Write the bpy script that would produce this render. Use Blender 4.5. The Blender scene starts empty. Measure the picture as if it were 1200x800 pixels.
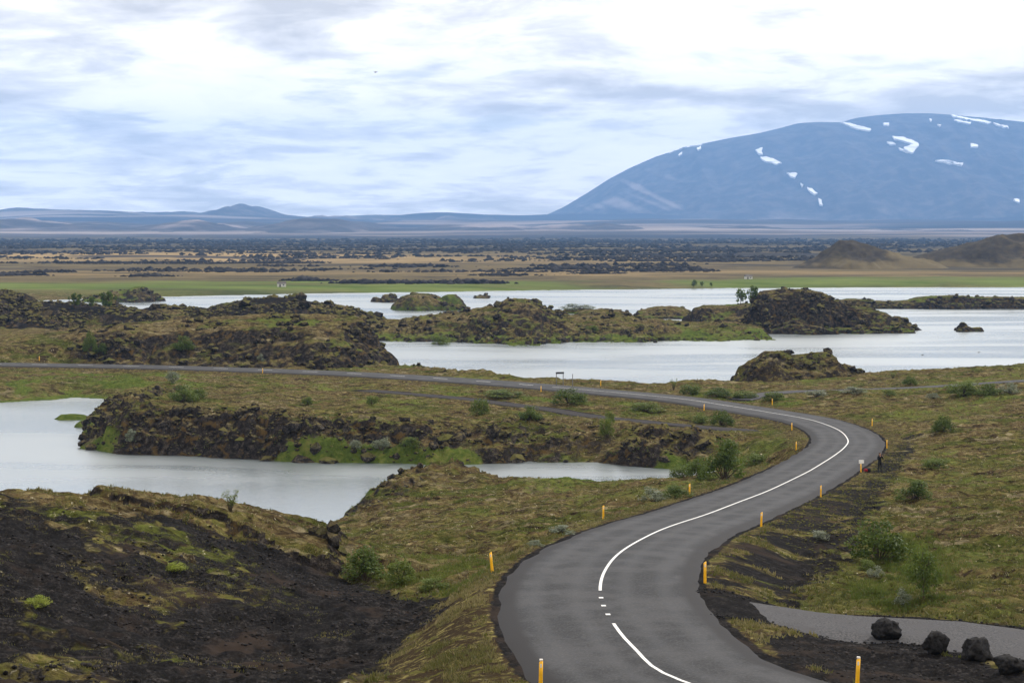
import bpy, math, random
import numpy as np
from mathutils import Vector

# ------------------------------------------------------------------ camera, sky, sun, exposure
F, YH, ZC = 1900.0, 273.0, 26.5          # focal length in photo pixels, eye level row, eye height over the water
scene = bpy.context.scene
COL = scene.collection
cam_d = bpy.data.cameras.new('camera'); cam = bpy.data.objects.new('camera', cam_d); COL.objects.link(cam)
cam.location = (0, 0, ZC); cam.rotation_euler = (math.radians(90), 0, 0)
cam_d.sensor_width = 36.0; cam_d.lens = 36.0 * F / 1200.0
cam_d.shift_y = -(400.0 - YH) / 1200.0
cam_d.clip_start = 0.5; cam_d.clip_end = 90000
scene.camera = cam
scene.view_settings.view_transform = 'Standard'; scene.view_settings.look = 'None'
scene.cycles.volume_bounces = 1
scene.view_settings.exposure = 0.08; scene.view_settings.gamma = 1.0
SUN_EL, SUN_AZ = 46.0, 48.0              # azimuth from +Y towards +X: beyond the right-hand side, so near faces lie in shade
world = bpy.data.worlds.new('World'); scene.world = world; world.use_nodes = True


class NT:
    """small helper to write node trees"""
    def __init__(s, tree):
        s.t = tree; s.n = tree.nodes; s.l = tree.links
    def add(s, kind, **kw):
        nd = s.n.new(kind)
        for k, v in kw.items():
            setattr(nd, k, v)
        return nd
    def put(s, sock, v):
        if hasattr(v, 'is_output') or isinstance(v, bpy.types.NodeSocket):
            s.l.new(v, sock)
        elif v is not None:
            if hasattr(sock, 'default_value'):
                dv = sock.default_value
                if hasattr(dv, '__len__') and not isinstance(v, (int, float)):
                    v = tuple(v)
                    if len(dv) == 4 and len(v) == 3: v = v + (1,)
                sock.default_value = v
    def math(s, op, a, b=None, c=None, clamp=False):
        nd = s.add('ShaderNodeMath', operation=op, use_clamp=clamp)
        for i, v in enumerate((a, b, c)):
            if v is not None: s.put(nd.inputs[i], v)
        return nd.outputs[0]
    def noise(s, vec, scale, detail=4, rough=0.55, dist=0.0, lac=2.0):
        nd = s.add('ShaderNodeTexNoise')
        if vec is not None: s.put(nd.inputs['Vector'], vec)
        s.put(nd.inputs['Scale'], scale); s.put(nd.inputs['Detail'], detail)
        s.put(nd.inputs['Roughness'], rough); s.put(nd.inputs['Distortion'], dist); s.put(nd.inputs['Lacunarity'], lac)
        return nd.outputs[0]
    def rng(s, v, a, b, c=0.0, d=1.0, smooth=True):
        nd = s.add('ShaderNodeMapRange'); nd.interpolation_type = 'SMOOTHSTEP' if smooth else 'LINEAR'
        for i, x in enumerate((v, a, b, c, d)): s.put(nd.inputs[i], x)
        return nd.outputs[0]
    def mix(s, f, a, b, blend='MIX'):
        nd = s.add('ShaderNodeMix', data_type='RGBA', blend_type=blend)
        s.put(nd.inputs[0], f); s.put(nd.inputs[6], a); s.put(nd.inputs[7], b)
        return nd.outputs[2]
    def ramp(s, v, stops):
        nd = s.add('ShaderNodeValToRGB'); cr = nd.color_ramp
        while len(cr.elements) < len(stops): cr.elements.new(0.5)
        for e, (p, c) in zip(cr.elements, stops):
            e.position = p; e.color = tuple(c) + (1,)
        s.put(nd.inputs[0], v)
        return nd.outputs[0]
    def vmul(s, vec, k):
        nd = s.add('ShaderNodeVectorMath', operation='MULTIPLY')
        s.put(nd.inputs[0], vec); nd.inputs[1].default_value = k
        return nd.outputs[0]


def build_world():
    W = NT(world.node_tree); W.n.clear()
    out = W.add('ShaderNodeOutputWorld')
    sky = W.add('ShaderNodeTexSky'); sky.sky_type = 'NISHITA'; sky.sun_disc = False
    sky.sun_elevation = math.radians(SUN_EL); sky.sun_rotation = math.radians(SUN_AZ)
    sky.air_density = 1.0; sky.dust_density = 1.5
    b1 = W.add('ShaderNodeBackground'); W.put(b1.inputs[0], sky.outputs[0]); b1.inputs[1].default_value = 0.09
    tc = W.add('ShaderNodeTexCoord')
    sep = W.add('ShaderNodeSeparateXYZ'); W.put(sep.inputs[0], tc.outputs['Generated'])
    z = W.math('MAXIMUM', sep.outputs[2], 0.0)
    den = W.math('ADD', z, 0.15)
    cmb = W.add('ShaderNodeCombineXYZ')
    W.put(cmb.inputs[0], W.math('DIVIDE', sep.outputs[0], den)); W.put(cmb.inputs[1], W.math('DIVIDE', sep.outputs[1], den))
    p = cmb.outputs[0]
    pw = W.add('ShaderNodeVectorMath', operation='ADD'); W.put(pw.inputs[0], p); pw.inputs[1].default_value = (3.7, 1.3, 0)
    p = pw.outputs[0]
    n_big = W.noise(p, 1.0, 3, 0.5, 0.3)
    n_mid = W.noise(p, 3.0, 8, 0.58, 0.35)
    n_fin = W.noise(p, 9.0, 6, 0.6, 0.2)
    dens = W.math('ADD', W.math('MULTIPLY', n_big, 0.5), W.math('ADD', W.math('MULTIPLY', n_mid, 0.42), W.math('MULTIPLY', n_fin, 0.08)))
    shade = W.ramp(dens, [(0.42, (1.0, 0.93, 0.84)), (0.49, (0.92, 0.86, 0.78)), (0.535, (0.72, 0.67, 0.61)), (0.60, (0.50, 0.465, 0.425))])
    b2 = W.add('ShaderNodeBackground'); W.put(b2.inputs[0], shade); b2.inputs[1].default_value = 1.72
    cover = W.rng(W.math('ADD', W.math('MULTIPLY', W.noise(p, 2.0, 6, 0.55, 0.3), 0.8), W.math('MULTIPLY', n_big, 0.2)), 0.34, 0.45, 0.55, 1.0)
    mx = W.add('ShaderNodeMixShader'); W.put(mx.inputs[0], cover); W.l.new(b1.outputs[0], mx.inputs[1]); W.l.new(b2.outputs[0], mx.inputs[2])
    W.l.new(mx.outputs[0], out.inputs[0])


build_world()
sd_ = bpy.data.lights.new('sun', 'SUN'); sun = bpy.data.objects.new('sun', sd_); COL.objects.link(sun)
sd_.energy = 3.2; sd_.angle = math.radians(8); sd_.color = (1.0, 0.95, 0.88)
_e, _a = math.radians(SUN_EL), math.radians(SUN_AZ)
sun.rotation_euler = Vector((-math.sin(_a) * math.cos(_e), -math.cos(_a) * math.cos(_e), -math.sin(_e))).to_track_quat('-Z', 'Y').to_euler()

random.seed(7); RNG = np.random.default_rng(11)

# ------------------------------------------------------------------ noise and geometry helpers
def _hash(ix, iy, seed):
    h = (ix.astype(np.int64) * 374761393 + iy.astype(np.int64) * 668265263 + seed * 1274126177) & 0xFFFFFFFF
    h = ((h ^ (h >> 13)) * 1274126177) & 0xFFFFFFFF
    return (h ^ (h >> 16)) & 0xFFFFFFFF

def perlin(x, y, seed=0):
    xi, yi = np.floor(x), np.floor(y); xf, yf = x - xi, y - yi
    u, v = xf * xf * xf * (xf * (xf * 6 - 15) + 10), yf * yf * yf * (yf * (yf * 6 - 15) + 10)
    def g(dx, dy):
        a = _hash(xi + dx, yi + dy, seed).astype(np.float64) * (2 * math.pi / 4294967296.0)
        return np.cos(a) * (xf - dx) + np.sin(a) * (yf - dy)
    a, b, c, d = g(0, 0), g(1, 0), g(0, 1), g(1, 1)
    return (a + (b - a) * u) * (1 - v) + (c + (d - c) * u) * v

def fbm(x, y, wl, octv=4, seed=0, gain=0.5):
    s = np.zeros(np.shape(x)); amp = 1.0; f = 1.0 / wl
    for o in range(octv):
        s = s + amp * perlin(x * f, y * f, seed + o * 17); amp *= gain; f *= 2.03
    return s * 1.5

def ridged(x, y, wl, octv=4, seed=0):
    s = np.zeros(np.shape(x)); amp = 1.0; f = 1.0 / wl; n = 0
    for o in range(octv):
        s = s + amp * (1 - 2.6 * np.abs(perlin(x * f, y * f, seed + o * 31))); n += amp; amp *= 0.5; f *= 2.1
    return s / n

def sstep(x, a=0.0, b=1.0):
    t = np.clip((x - a) / (b - a), 0, 1); return t * t * (3 - 2 * t)

def PX(px, py, z):                        # photo pixel on a level z -> world x, y
    d = F * (ZC - z) / (py - YH)
    return ((px - 600.0) / F * d, d)

def PD(px, d):                            # photo column at distance d -> world x, y
    return ((px - 600.0) / F * d, d)

def seg_dist(X, Y, P, closed=True):
    """unsigned distance, nearest segment, position along it"""
    P = np.asarray(P, float); n = len(P)
    best = np.full(X.shape, 1e9); bi = np.zeros(X.shape, np.int32); bt = np.zeros(X.shape)
    for i in range(n if closed else n - 1):
        a, b = P[i], P[(i + 1) % n]; d = b - a; L2 = max(d @ d, 1e-9)
        t = np.clip(((X - a[0]) * d[0] + (Y - a[1]) * d[1]) / L2, 0, 1)
        r = (X - a[0] - t * d[0]) ** 2 + (Y - a[1] - t * d[1]) ** 2
        m = r < best
        best = np.where(m, r, best); bi = np.where(m, i, bi); bt = np.where(m, t, bt)
    return np.sqrt(best), bi, bt

def inside(X, Y, P):
    P = np.asarray(P, float); r = np.zeros(X.shape, bool); n = len(P)
    for i in range(n):
        x1, y1 = P[i]; x2, y2 = P[(i + 1) % n]
        if y1 == y2: continue
        c = ((y1 > Y) != (y2 > Y)) & (X < (x2 - x1) * (Y - y1) / (y2 - y1) + x1)
        r ^= c
    return r

def chain(pts, step):
    """Catmull-Rom through 2D/3D points, resampled at an even step"""
    P = np.asarray(pts, float); out = []
    Q = np.vstack([2 * P[0] - P[1], P, 2 * P[-1] - P[-2]])
    for i in range(1, len(Q) - 2):
        p0, p1, p2, p3 = Q[i - 1], Q[i], Q[i + 1], Q[i + 2]
        for t in np.linspace(0, 1, 24, endpoint=False):
            out.append(0.5 * (2 * p1 + (p2 - p0) * t + (2 * p0 - 5 * p1 + 4 * p2 - p3) * t * t + (3 * p1 - p0 - 3 * p2 + p3) * t ** 3))
    out.append(P[-1]); out = np.array(out)
    L = np.r_[0, np.cumsum(np.linalg.norm(np.diff(out[:, :2], axis=0), axis=1))]
    s = np.arange(0, L[-1], step)
    return np.stack([np.interp(s, L, out[:, k]) for k in range(out.shape[1])], 1), s

def smooth1(a, n):
    k = np.hanning(2 * n + 1); k /= k.sum()
    return np.convolve(np.pad(a, n, mode='edge'), k, 'valid')

def mesh_from(name, V, Fc, mat=None, smooth=True, attrs=None, uv=None):
    V = np.asarray(V, np.float32); me = bpy.data.meshes.new(name)
    if isinstance(Fc, np.ndarray):
        k = Fc.shape[1]; n = len(Fc)
        me.vertices.add(len(V)); me.vertices.foreach_set('co', V.ravel())
        me.loops.add(n * k); me.loops.foreach_set('vertex_index', Fc.astype(np.int32).ravel())
        me.polygons.add(n); me.polygons.foreach_set('loop_start', np.arange(0, n * k, k, dtype=np.int32))
        me.update(calc_edges=True)
    else:
        me.from_pydata([tuple(map(float, v)) for v in V], [], Fc)
    me.polygons.foreach_set('use_smooth', np.full(len(me.polygons), bool(smooth)))
    for k, v in (attrs or {}).items():
        v = np.asarray(v, np.float32)
        if v.ndim == 2:
            a = me.attributes.new(k, 'FLOAT_COLOR', 'POINT'); a.data.foreach_set('color', v.ravel())
        else:
            a = me.attributes.new(k, 'FLOAT', 'POINT'); a.data.foreach_set('value', v)
    if mat: me.materials.append(mat)
    me.update()
    return me

def link(name, me, parent=None, label=None, cat=None, group=None, kind=None, loc=None):
    o = bpy.data.objects.new(name, me); COL.objects.link(o)
    if parent is not None: o.parent = parent
    if label: o['label'] = label
    if cat: o['category'] = cat
    if group: o['group'] = group
    if kind: o['kind'] = kind
    if loc is not None: o.location = loc
    return o

def grid_faces(nr, nc):
    i = np.arange(nr * nc).reshape(nr, nc)
    return np.stack([i[:-1, :-1].ravel(), i[:-1, 1:].ravel(), i[1:, 1:].ravel(), i[1:, :-1].ravel()], 1)

def compact(V, Fc, attrs):
    used = np.zeros(len(V), bool); used[Fc.ravel()] = True
    m = np.cumsum(used) - 1
    return V[used], m[Fc], {k: v[used] for k, v in attrs.items()}

# ------------------------------------------------------------------ materials
def new_mat(name):
    m = bpy.data.materials.new(name); m.use_nodes = True
    T = NT(m.node_tree); bs = T.n['Principled BSDF']
    return m, T, bs

def simple_mat(name, col, rough=0.8, spec=0.3, var=0.0, scale=8.0, metal=0.0):
    m, T, bs = new_mat(name)
    if var:
        tc = T.add('ShaderNodeTexCoord')
        n = T.noise(tc.outputs['Object'], scale, 5, 0.6)
        c = T.mix(T.rng(n, 0.3, 0.7), tuple(x * (1 - var) for x in col), tuple(min(1, x * (1 + var)) for x in col))
        T.put(bs.inputs['Base Color'], c)
        bp = T.add('ShaderNodeBump'); bp.inputs['Strength'].default_value = 0.25; T.put(bp.inputs['Height'], n)
        T.l.new(bp.outputs[0], bs.inputs['Normal'])
    else:
        T.put(bs.inputs['Base Color'], col)
    bs.inputs['Roughness'].default_value = rough; bs.inputs['Specular IOR Level'].default_value = spec
    bs.inputs['Metallic'].default_value = metal
    return m

def make_ground_mat():
    m, T, bs = new_mat('heath_ground')
    geo = T.add('ShaderNodeNewGeometry'); P = geo.outputs['Position']
    def attr(n):
        a = T.add('ShaderNodeAttribute'); a.attribute_name = n
        s = T.add('ShaderNodeSeparateColor'); T.l.new(a.outputs['Color'], s.inputs[0])
        return s.outputs[0], s.outputs[1], s.outputs[2], a.outputs['Alpha']
    cinder, lush, rock, straw = attr('mask_a')
    far, tan, meadow, apron = attr('mask_b')
    n0 = T.noise(P, 0.07, 4, 0.55); n1 = T.noise(P, 0.33, 6, 0.6, 0.3); n2 = T.noise(P, 1.6, 6, 0.62, 0.4); n3 = T.noise(P, 9.0, 5, 0.7)
    mixn = T.math('ADD', T.math('MULTIPLY', n0, 0.25), T.math('ADD', T.math('MULTIPLY', n1, 0.40), T.math('MULTIPLY', n2, 0.35)))
    heath = T.ramp(mixn, [(0.36, (0.050, 0.058, 0.016)), (0.43, (0.085, 0.082, 0.023)), (0.48, (0.130, 0.108, 0.042)),
                          (0.52, (0.070, 0.048, 0.026)), (0.57, (0.150, 0.120, 0.055)), (0.66, (0.235, 0.195, 0.105))])
    P2 = T.vmul(P, (0.6, 1.3, 1.0))
    heath = T.mix(T.rng(T.noise(P2, 0.16, 5, 0.6, 0.5), 0.50, 0.60), heath, (0.062, 0.070, 0.017))
    heath = T.mix(T.rng(T.noise(P2, 0.55, 6, 0.66, 0.6), 0.53, 0.62), heath, (0.038, 0.027, 0.016))
    heath = T.mix(T.rng(T.noise(P2, 0.35, 6, 0.68, 0.8), 0.55, 0.65), heath, (0.165, 0.138, 0.080))
    hv = T.rng(T.noise(P2, 1.3, 8, 0.78, 0.5), 0.34, 0.66, 0.30, 1.55)
    hc = T.add('ShaderNodeCombineColor'); [T.put(hc.inputs[i], hv) for i in range(3)]
    heath = T.mix(1.0, heath, hc.outputs[0], 'MULTIPLY')
    heath = T.mix(T.rng(T.noise(P, 3.1, 3, 0.7, 1.0), 0.64, 0.70), heath, (0.42, 0.38, 0.27))
    green = T.ramp(T.math('ADD', T.math('MULTIPLY', n2, 0.6), T.math('MULTIPLY', n1, 0.4)),
                   [(0.35, (0.034, 0.052, 0.012)), (0.5, (0.072, 0.100, 0.020)), (0.64, (0.14, 0.145, 0.04))])
    cind = T.ramp(T.math('ADD', T.math('MULTIPLY', n3, 0.6), T.math('MULTIPLY', n2, 0.4)),
                  [(0.38, (0.005, 0.0049, 0.005)), (0.52, (0.013, 0.0123, 0.0123)), (0.66, (0.046, 0.041, 0.039))])
    cind = T.mix(T.rng(T.noise(P, 0.25, 5, 0.65, 0.6), 0.52, 0.66), cind, (0.030, 0.023, 0.019))
    sn = T.noise(T.vmul(P, (1, 1, 1)), 2.2, 5, 0.7, 0.8)
    strw = T.mix(T.rng(sn, 0.50, 0.68), (0.046, 0.033, 0.020), (0.27, 0.23, 0.085))
    strw = T.mix(T.rng(n2, 0.55, 0.66), strw, (0.11, 0.105, 0.03))
    rk = T.ramp(T.math('ADD', T.math('MULTIPLY', n3, 0.4), T.math('MULTIPLY', n2, 0.6)),
                [(0.38, (0.007, 0.0065, 0.0065)), (0.52, (0.026, 0.022, 0.020)), (0.66, (0.10, 0.087, 0.072))])  # dark and pale stops paint crevice shade and highlights into the rock colour
    rk = T.mix(T.rng(T.noise(P, 0.8, 5, 0.6, 0.5), 0.54, 0.64), rk, (0.075, 0.050, 0.020))
    sepn = T.add('ShaderNodeSeparateXYZ'); T.l.new(geo.outputs['Normal'], sepn.inputs[0])
    steep = T.rng(sepn.outputs[2], 0.90, 0.62)
    def wob(mask, amt=0.55):             # break the edge of a cover with noise
        w = T.math('ADD', mask, T.math('MULTIPLY', T.math('SUBTRACT', T.math('ADD', T.math('MULTIPLY', n1, 0.5), T.math('MULTIPLY', n2, 0.5)), 0.5), amt * 4))
        return T.rng(w, 0.35, 0.65)
    c = T.mix(wob(lush), heath, green)
    c = T.mix(wob(straw), c, strw)
    c = T.mix(wob(cinder), c, cind)
    rockw = T.math('MULTIPLY', wob(rock), T.rng(sepn.outputs[2], 0.97, 0.80), clamp=True)
    c = T.mix(rockw, c, rk)
    # the far plain
    Pf = T.vmul(P, (0.30, 1.0, 1.0))
    f1 = T.noise(Pf, 0.012, 6, 0.6, 0.4); f2 = T.noise(Pf, 0.045, 5, 0.65, 0.3)
    fm = T.math('ADD', T.math('MULTIPLY', f1, 0.6), T.math('MULTIPLY', f2, 0.4))
    plain = T.ramp(fm, [(0.38, (0.030, 0.028, 0.024)), (0.46, (0.085, 0.072, 0.042)), (0.52, (0.140, 0.110, 0.058)), (0.58, (0.045, 0.040, 0.030)), (0.68, (0.20, 0.17, 0.09))])
    plain = T.mix(T.math('MULTIPLY', T.rng(T.noise(T.vmul(P, (0.45, 1, 1)), 0.16, 5, 0.7, 0.4), 0.5, 0.66), 0.85), plain, (0.040, 0.037, 0.026))
    plain = T.mix(tan, plain, T.mix(T.rng(f2, 0.35, 0.6), (0.16, 0.12, 0.065), (0.36, 0.26, 0.13)))
    plain = T.mix(meadow, plain, T.mix(T.rng(f2, 0.35, 0.65), (0.075, 0.115, 0.025), (0.14, 0.18, 0.05)))
    ap1 = T.noise(T.vmul(P, (0.25, 1.0, 1.0)), 0.0011, 5, 0.55, 0.6)
    apc = T.ramp(ap1, [(0.42, (0.030, 0.031, 0.038)), (0.51, (0.06, 0.057, 0.06)), (0.57, (0.20, 0.17, 0.16)), (0.66, (0.28, 0.24, 0.22))])
    plain = T.mix(T.math('MULTIPLY', cinder, 0.9), plain, (0.032, 0.031, 0.033))
    plain = T.mix(apron, plain, apc)
    c = T.mix(far, c, plain)
    T.put(bs.inputs['Base Color'], c)
    bs.inputs['Roughness'].default_value = 1.0; bs.inputs['Specular IOR Level'].default_value = 0.015
    bp = T.add('ShaderNodeBump'); T.put(bp.inputs['Strength'], T.math('SUBTRACT', 1.0, T.math('MULTIPLY', cinder, 0.7))); bp.inputs['Distance'].default_value = 0.5
    T.put(bp.inputs['Height'], T.math('ADD', T.math('MULTIPLY', n2, 0.6), T.math('MULTIPLY', n3, 0.35)))
    T.l.new(bp.outputs[0], bs.inputs['Normal'])
    return m

M = {}
M['ground'] = make_ground_mat()

def make_asphalt():
    m, T, bs = new_mat('asphalt')
    geo = T.add('ShaderNodeNewGeometry'); P = geo.outputs['Position']
    a = T.add('ShaderNodeAttribute'); a.attribute_name = 'across'
    ax = T.math('ABSOLUTE', a.outputs['Fac'])
    track = T.math('SUBTRACT', 1.0, T.math('ABSOLUTE', T.math('SUBTRACT', T.math('ABSOLUTE', T.math('SUBTRACT', ax, 1.72)), 0.78)))
    track = T.rng(track, 0.45, 1.0)      # wheel paths, worn paler
    n = T.noise(P, 0.5, 5, 0.6); f = T.noise(P, 11.0, 4, 0.75)
    c = T.mix(T.math('MULTIPLY', track, 0.62), (0.022, 0.0225, 0.0245), (0.050, 0.0515, 0.055))
    c = T.mix(T.rng(n, 0.40, 0.62), c, T.mix(0.7, c, (0.055, 0.055, 0.058)))
    c = T.mix(T.math('MULTIPLY', T.rng(f, 0.42, 0.72), 0.5), c, (0.090, 0.091, 0.093))
    c = T.mix(T.rng(ax, 2.95, 3.4), c, (0.024, 0.023, 0.024))
    T.put(bs.inputs['Base Color'], c); bs.inputs['Roughness'].default_value = 0.8; bs.inputs['Specular IOR Level'].default_value = 0.16
    bp = T.add('ShaderNodeBump'); bp.inputs['Strength'].default_value = 0.25; bp.inputs['Distance'].default_value = 0.02; T.put(bp.inputs['Height'], f)
    T.l.new(bp.outputs[0], bs.inputs['Normal'])
    return m
M['asphalt'] = make_asphalt()

def make_gravel(name, lo, hi, far_c):
    m, T, bs = new_mat(name)
    geo = T.add('ShaderNodeNewGeometry'); P = geo.outputs['Position']
    n = T.noise(P, 0.8, 5, 0.6, 0.3); f = T.noise(P, 12.0, 4, 0.7)
    c = T.mix(T.rng(f, 0.3, 0.7), lo, hi); c = T.mix(T.rng(n, 0.45, 0.65), c, far_c)
    T.put(bs.inputs['Base Color'], c); bs.inputs['Roughness'].default_value = 0.95; bs.inputs['Specular IOR Level'].default_value = 0.06
    bp = T.add('ShaderNodeBump'); bp.inputs['Strength'].default_value = 0.6; bp.inputs['Distance'].default_value = 0.05; T.put(bp.inputs['Height'], f)
    T.l.new(bp.outputs[0], bs.inputs['Normal'])
    return m
M['gravel'] = make_gravel('dark_gravel', (0.018, 0.017, 0.018), (0.062, 0.058, 0.058), (0.040, 0.036, 0.036))
M['track'] = make_gravel('track_gravel', (0.042, 0.042, 0.045), (0.105, 0.104, 0.108), (0.075, 0.074, 0.078))

def make_paint():
    m, T, bs = new_mat('road_paint')
    geo = T.add('ShaderNodeNewGeometry')
    n = T.noise(geo.outputs['Position'], 9.0, 4, 0.7)
    T.put(bs.inputs['Base Color'], T.mix(T.rng(n, 0.45, 0.75), (0.70, 0.70, 0.68), (0.38, 0.38, 0.38)))
    bs.inputs['Roughness'].default_value = 0.6
    return m
M['paint'] = make_paint()

def make_water():
    m, T, bs = new_mat('lake_water')
    geo = T.add('ShaderNodeNewGeometry'); P = geo.outputs['Position']
    Pw = T.vmul(P, (0.55, 1.0, 1.0))
    w1 = T.noise(Pw, 1.9, 6, 0.65, 0.4); w2 = T.noise(Pw, 6.0, 3, 0.6)
    calm = T.rng(T.noise(T.vmul(P, (0.25, 1.0, 1.0)), 0.035, 4, 0.55, 0.4), 0.36, 0.62)
    bp = T.add('ShaderNodeBump'); bp.inputs['Distance'].default_value = 0.25
    T.put(bp.inputs['Strength'], T.math('MULTIPLY_ADD', calm, 0.22, 0.14))
    T.put(bp.inputs['Height'], T.math('ADD', T.math('MULTIPLY', w1, 0.8), T.math('MULTIPLY', w2, 0.2)))
    T.l.new(bp.outputs[0], bs.inputs['Normal'])
    T.put(bs.inputs['Base Color'], (0.055, 0.075, 0.08)); T.put(bs.inputs['Roughness'], T.math('MULTIPLY_ADD', calm, 0.12, 0.21))
    bs.inputs['Specular Tint'].default_value = (0.93, 0.97, 1.0, 1); bs.inputs['IOR'].default_value = 7.0; bs.inputs['Specular IOR Level'].default_value = 0.5
    return m
M['water'] = make_water()

def make_leaf(name, a, b, c, transl=0.35):
    m, T, bs = new_mat(name)
    oi = T.add('ShaderNodeObjectInfo'); at = T.add('ShaderNodeAttribute'); at.attribute_name = 'tone'
    col = T.ramp(T.math('ADD', T.math('MULTIPLY', at.outputs['Fac'], 0.75), T.math('MULTIPLY', oi.outputs['Random'], 0.25)), [(0.1, a), (0.5, b), (0.9, c)])
    T.put(bs.inputs['Base Color'], col); bs.inputs['Roughness'].default_value = 0.6; bs.inputs['Specular IOR Level'].default_value = 0.25
    tr = T.add('ShaderNodeBsdfTranslucent'); T.put(tr.inputs[0], T.mix(0.5, col, (0.16, 0.2, 0.03)))
    mx = T.add('ShaderNodeMixShader'); mx.inputs[0].default_value = transl
    T.l.new(bs.outputs[0], mx.inputs[1]); T.l.new(tr.outputs[0], mx.inputs[2])
    T.l.new(mx.outputs[0], T.n['Material Output'].inputs[0])
    return m
M['leaf_dark'] = make_leaf('birch_leaf', (0.030, 0.052, 0.010), (0.062, 0.100, 0.017), (0.115, 0.155, 0.030))
M['leaf_lime'] = make_leaf('spring_leaf', (0.060, 0.090, 0.015), (0.095, 0.135, 0.024), (0.15, 0.18, 0.04))
M['leaf_grey'] = make_leaf('willow_leaf', (0.095, 0.115, 0.075), (0.15, 0.175, 0.125), (0.23, 0.25, 0.19), 0.2)
M['moss'] = make_leaf('moss_leaf', (0.13, 0.17, 0.012), (0.20, 0.25, 0.02), (0.28, 0.30, 0.04), 0.2)
M['blade'] = make_leaf('grass_blade', (0.050, 0.056, 0.016), (0.105, 0.095, 0.032), (0.25, 0.20, 0.10), 0.25)
M['blade_green'] = make_leaf('green_blade', (0.045, 0.066, 0.014), (0.080, 0.104, 0.022), (0.145, 0.150, 0.04), 0.3)
M['bark'] = simple_mat('bark', (0.075, 0.058, 0.042), 0.9, 0.2, 0.4, 12)
M['yellow'] = simple_mat('yellow_plastic', (0.88, 0.46, 0.010), 0.5, 0.4, 0.10, 3)
M['reflector'] = simple_mat('reflector', (0.75, 0.72, 0.66), 0.25, 0.6)
M['white'] = simple_mat('white_board', (0.80, 0.80, 0.78), 0.5, 0.4, 0.05, 3)
M['steel'] = simple_mat('galvanised_steel', (0.09, 0.09, 0.095), 0.5, 0.5, 0.2, 6, 0.4)
M['board'] = simple_mat('dark_board', (0.035, 0.035, 0.038), 0.6, 0.4, 0.2, 4)
M['boulder'] = simple_mat('basalt', (0.018, 0.0175, 0.018), 0.9, 0.10, 0.65, 3.5)
M['cinder'] = simple_mat('cinder_stone', (0.030, 0.0275, 0.027), 1.0, 0.02, 0.85, 2.2)
M['cloth'] = simple_mat('black_cloth', (0.012, 0.012, 0.014), 0.85, 0.2, 0.3, 8)
M['skin'] = simple_mat('skin', (0.42, 0.25, 0.18), 0.6, 0.3)
M['hair'] = simple_mat('hair', (0.035, 0.024, 0.016), 0.7, 0.3, 0.3, 30)
M['red'] = simple_mat('red_cloth', (0.22, 0.012, 0.022), 0.8, 0.2, 0.2, 8)
M['camera'] = simple_mat('camera_black', (0.012, 0.012, 0.012), 0.4, 0.5)
M['glass'] = simple_mat('dark_glass', (0.02, 0.025, 0.03), 0.08, 0.6)
M['hutwall'] = simple_mat('pale_boards', (0.55, 0.54, 0.50), 0.8, 0.2, 0.1, 1)
M['hutroof'] = simple_mat('dark_roof', (0.07, 0.06, 0.055), 0.7, 0.3, 0.2, 1)
M['feather'] = simple_mat('feather', (0.03, 0.028, 0.026), 0.8, 0.2)
M['snow'] = simple_mat('old_snow', (0.84, 0.86, 0.90), 0.7, 0.2)

def make_lava():
    m, T, bs = new_mat('lava_rock')
    tc = T.add('ShaderNodeTexCoord'); geo = T.add('ShaderNodeNewGeometry'); oi = T.add('ShaderNodeObjectInfo')
    n = T.noise(geo.outputs['Position'], 1.4, 6, 0.65, 0.4); n2 = T.noise(geo.outputs['Position'], 5.0, 4, 0.65)
    c = T.ramp(T.math('ADD', T.math('MULTIPLY', n, 0.5), T.math('MULTIPLY', n2, 0.5)), [(0.38, (0.008, 0.0075, 0.0075)), (0.5, (0.027, 0.024, 0.022)), (0.64, (0.105, 0.093, 0.082))])
    sp = T.add('ShaderNodeSeparateXYZ'); T.l.new(geo.outputs['Normal'], sp.inputs[0])
    up = T.math('MULTIPLY', T.rng(sp.outputs[2], 0.35, 0.85), T.rng(T.math('ADD', n, T.math('MULTIPLY', oi.outputs['Random'], 0.25)), 0.48, 0.68))
    c = T.mix(up, c, T.mix(oi.outputs['Random'], (0.115, 0.088, 0.042), (0.080, 0.080, 0.024)))
    T.put(bs.inputs['Base Color'], c); bs.inputs['Roughness'].default_value = 1.0; bs.inputs['Specular IOR Level'].default_value = 0.02
    bp = T.add('ShaderNodeBump'); bp.inputs['Strength'].default_value = 0.8; bp.inputs['Distance'].default_value = 0.15; T.put(bp.inputs['Height'], n2)
    T.l.new(bp.outputs[0], bs.inputs['Normal'])
    return m
M['lava'] = make_lava()
M['lava_far'] = simple_mat('far_lava', (0.028, 0.026, 0.026), 1.0, 0.02, 0.7, 0.12)

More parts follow.
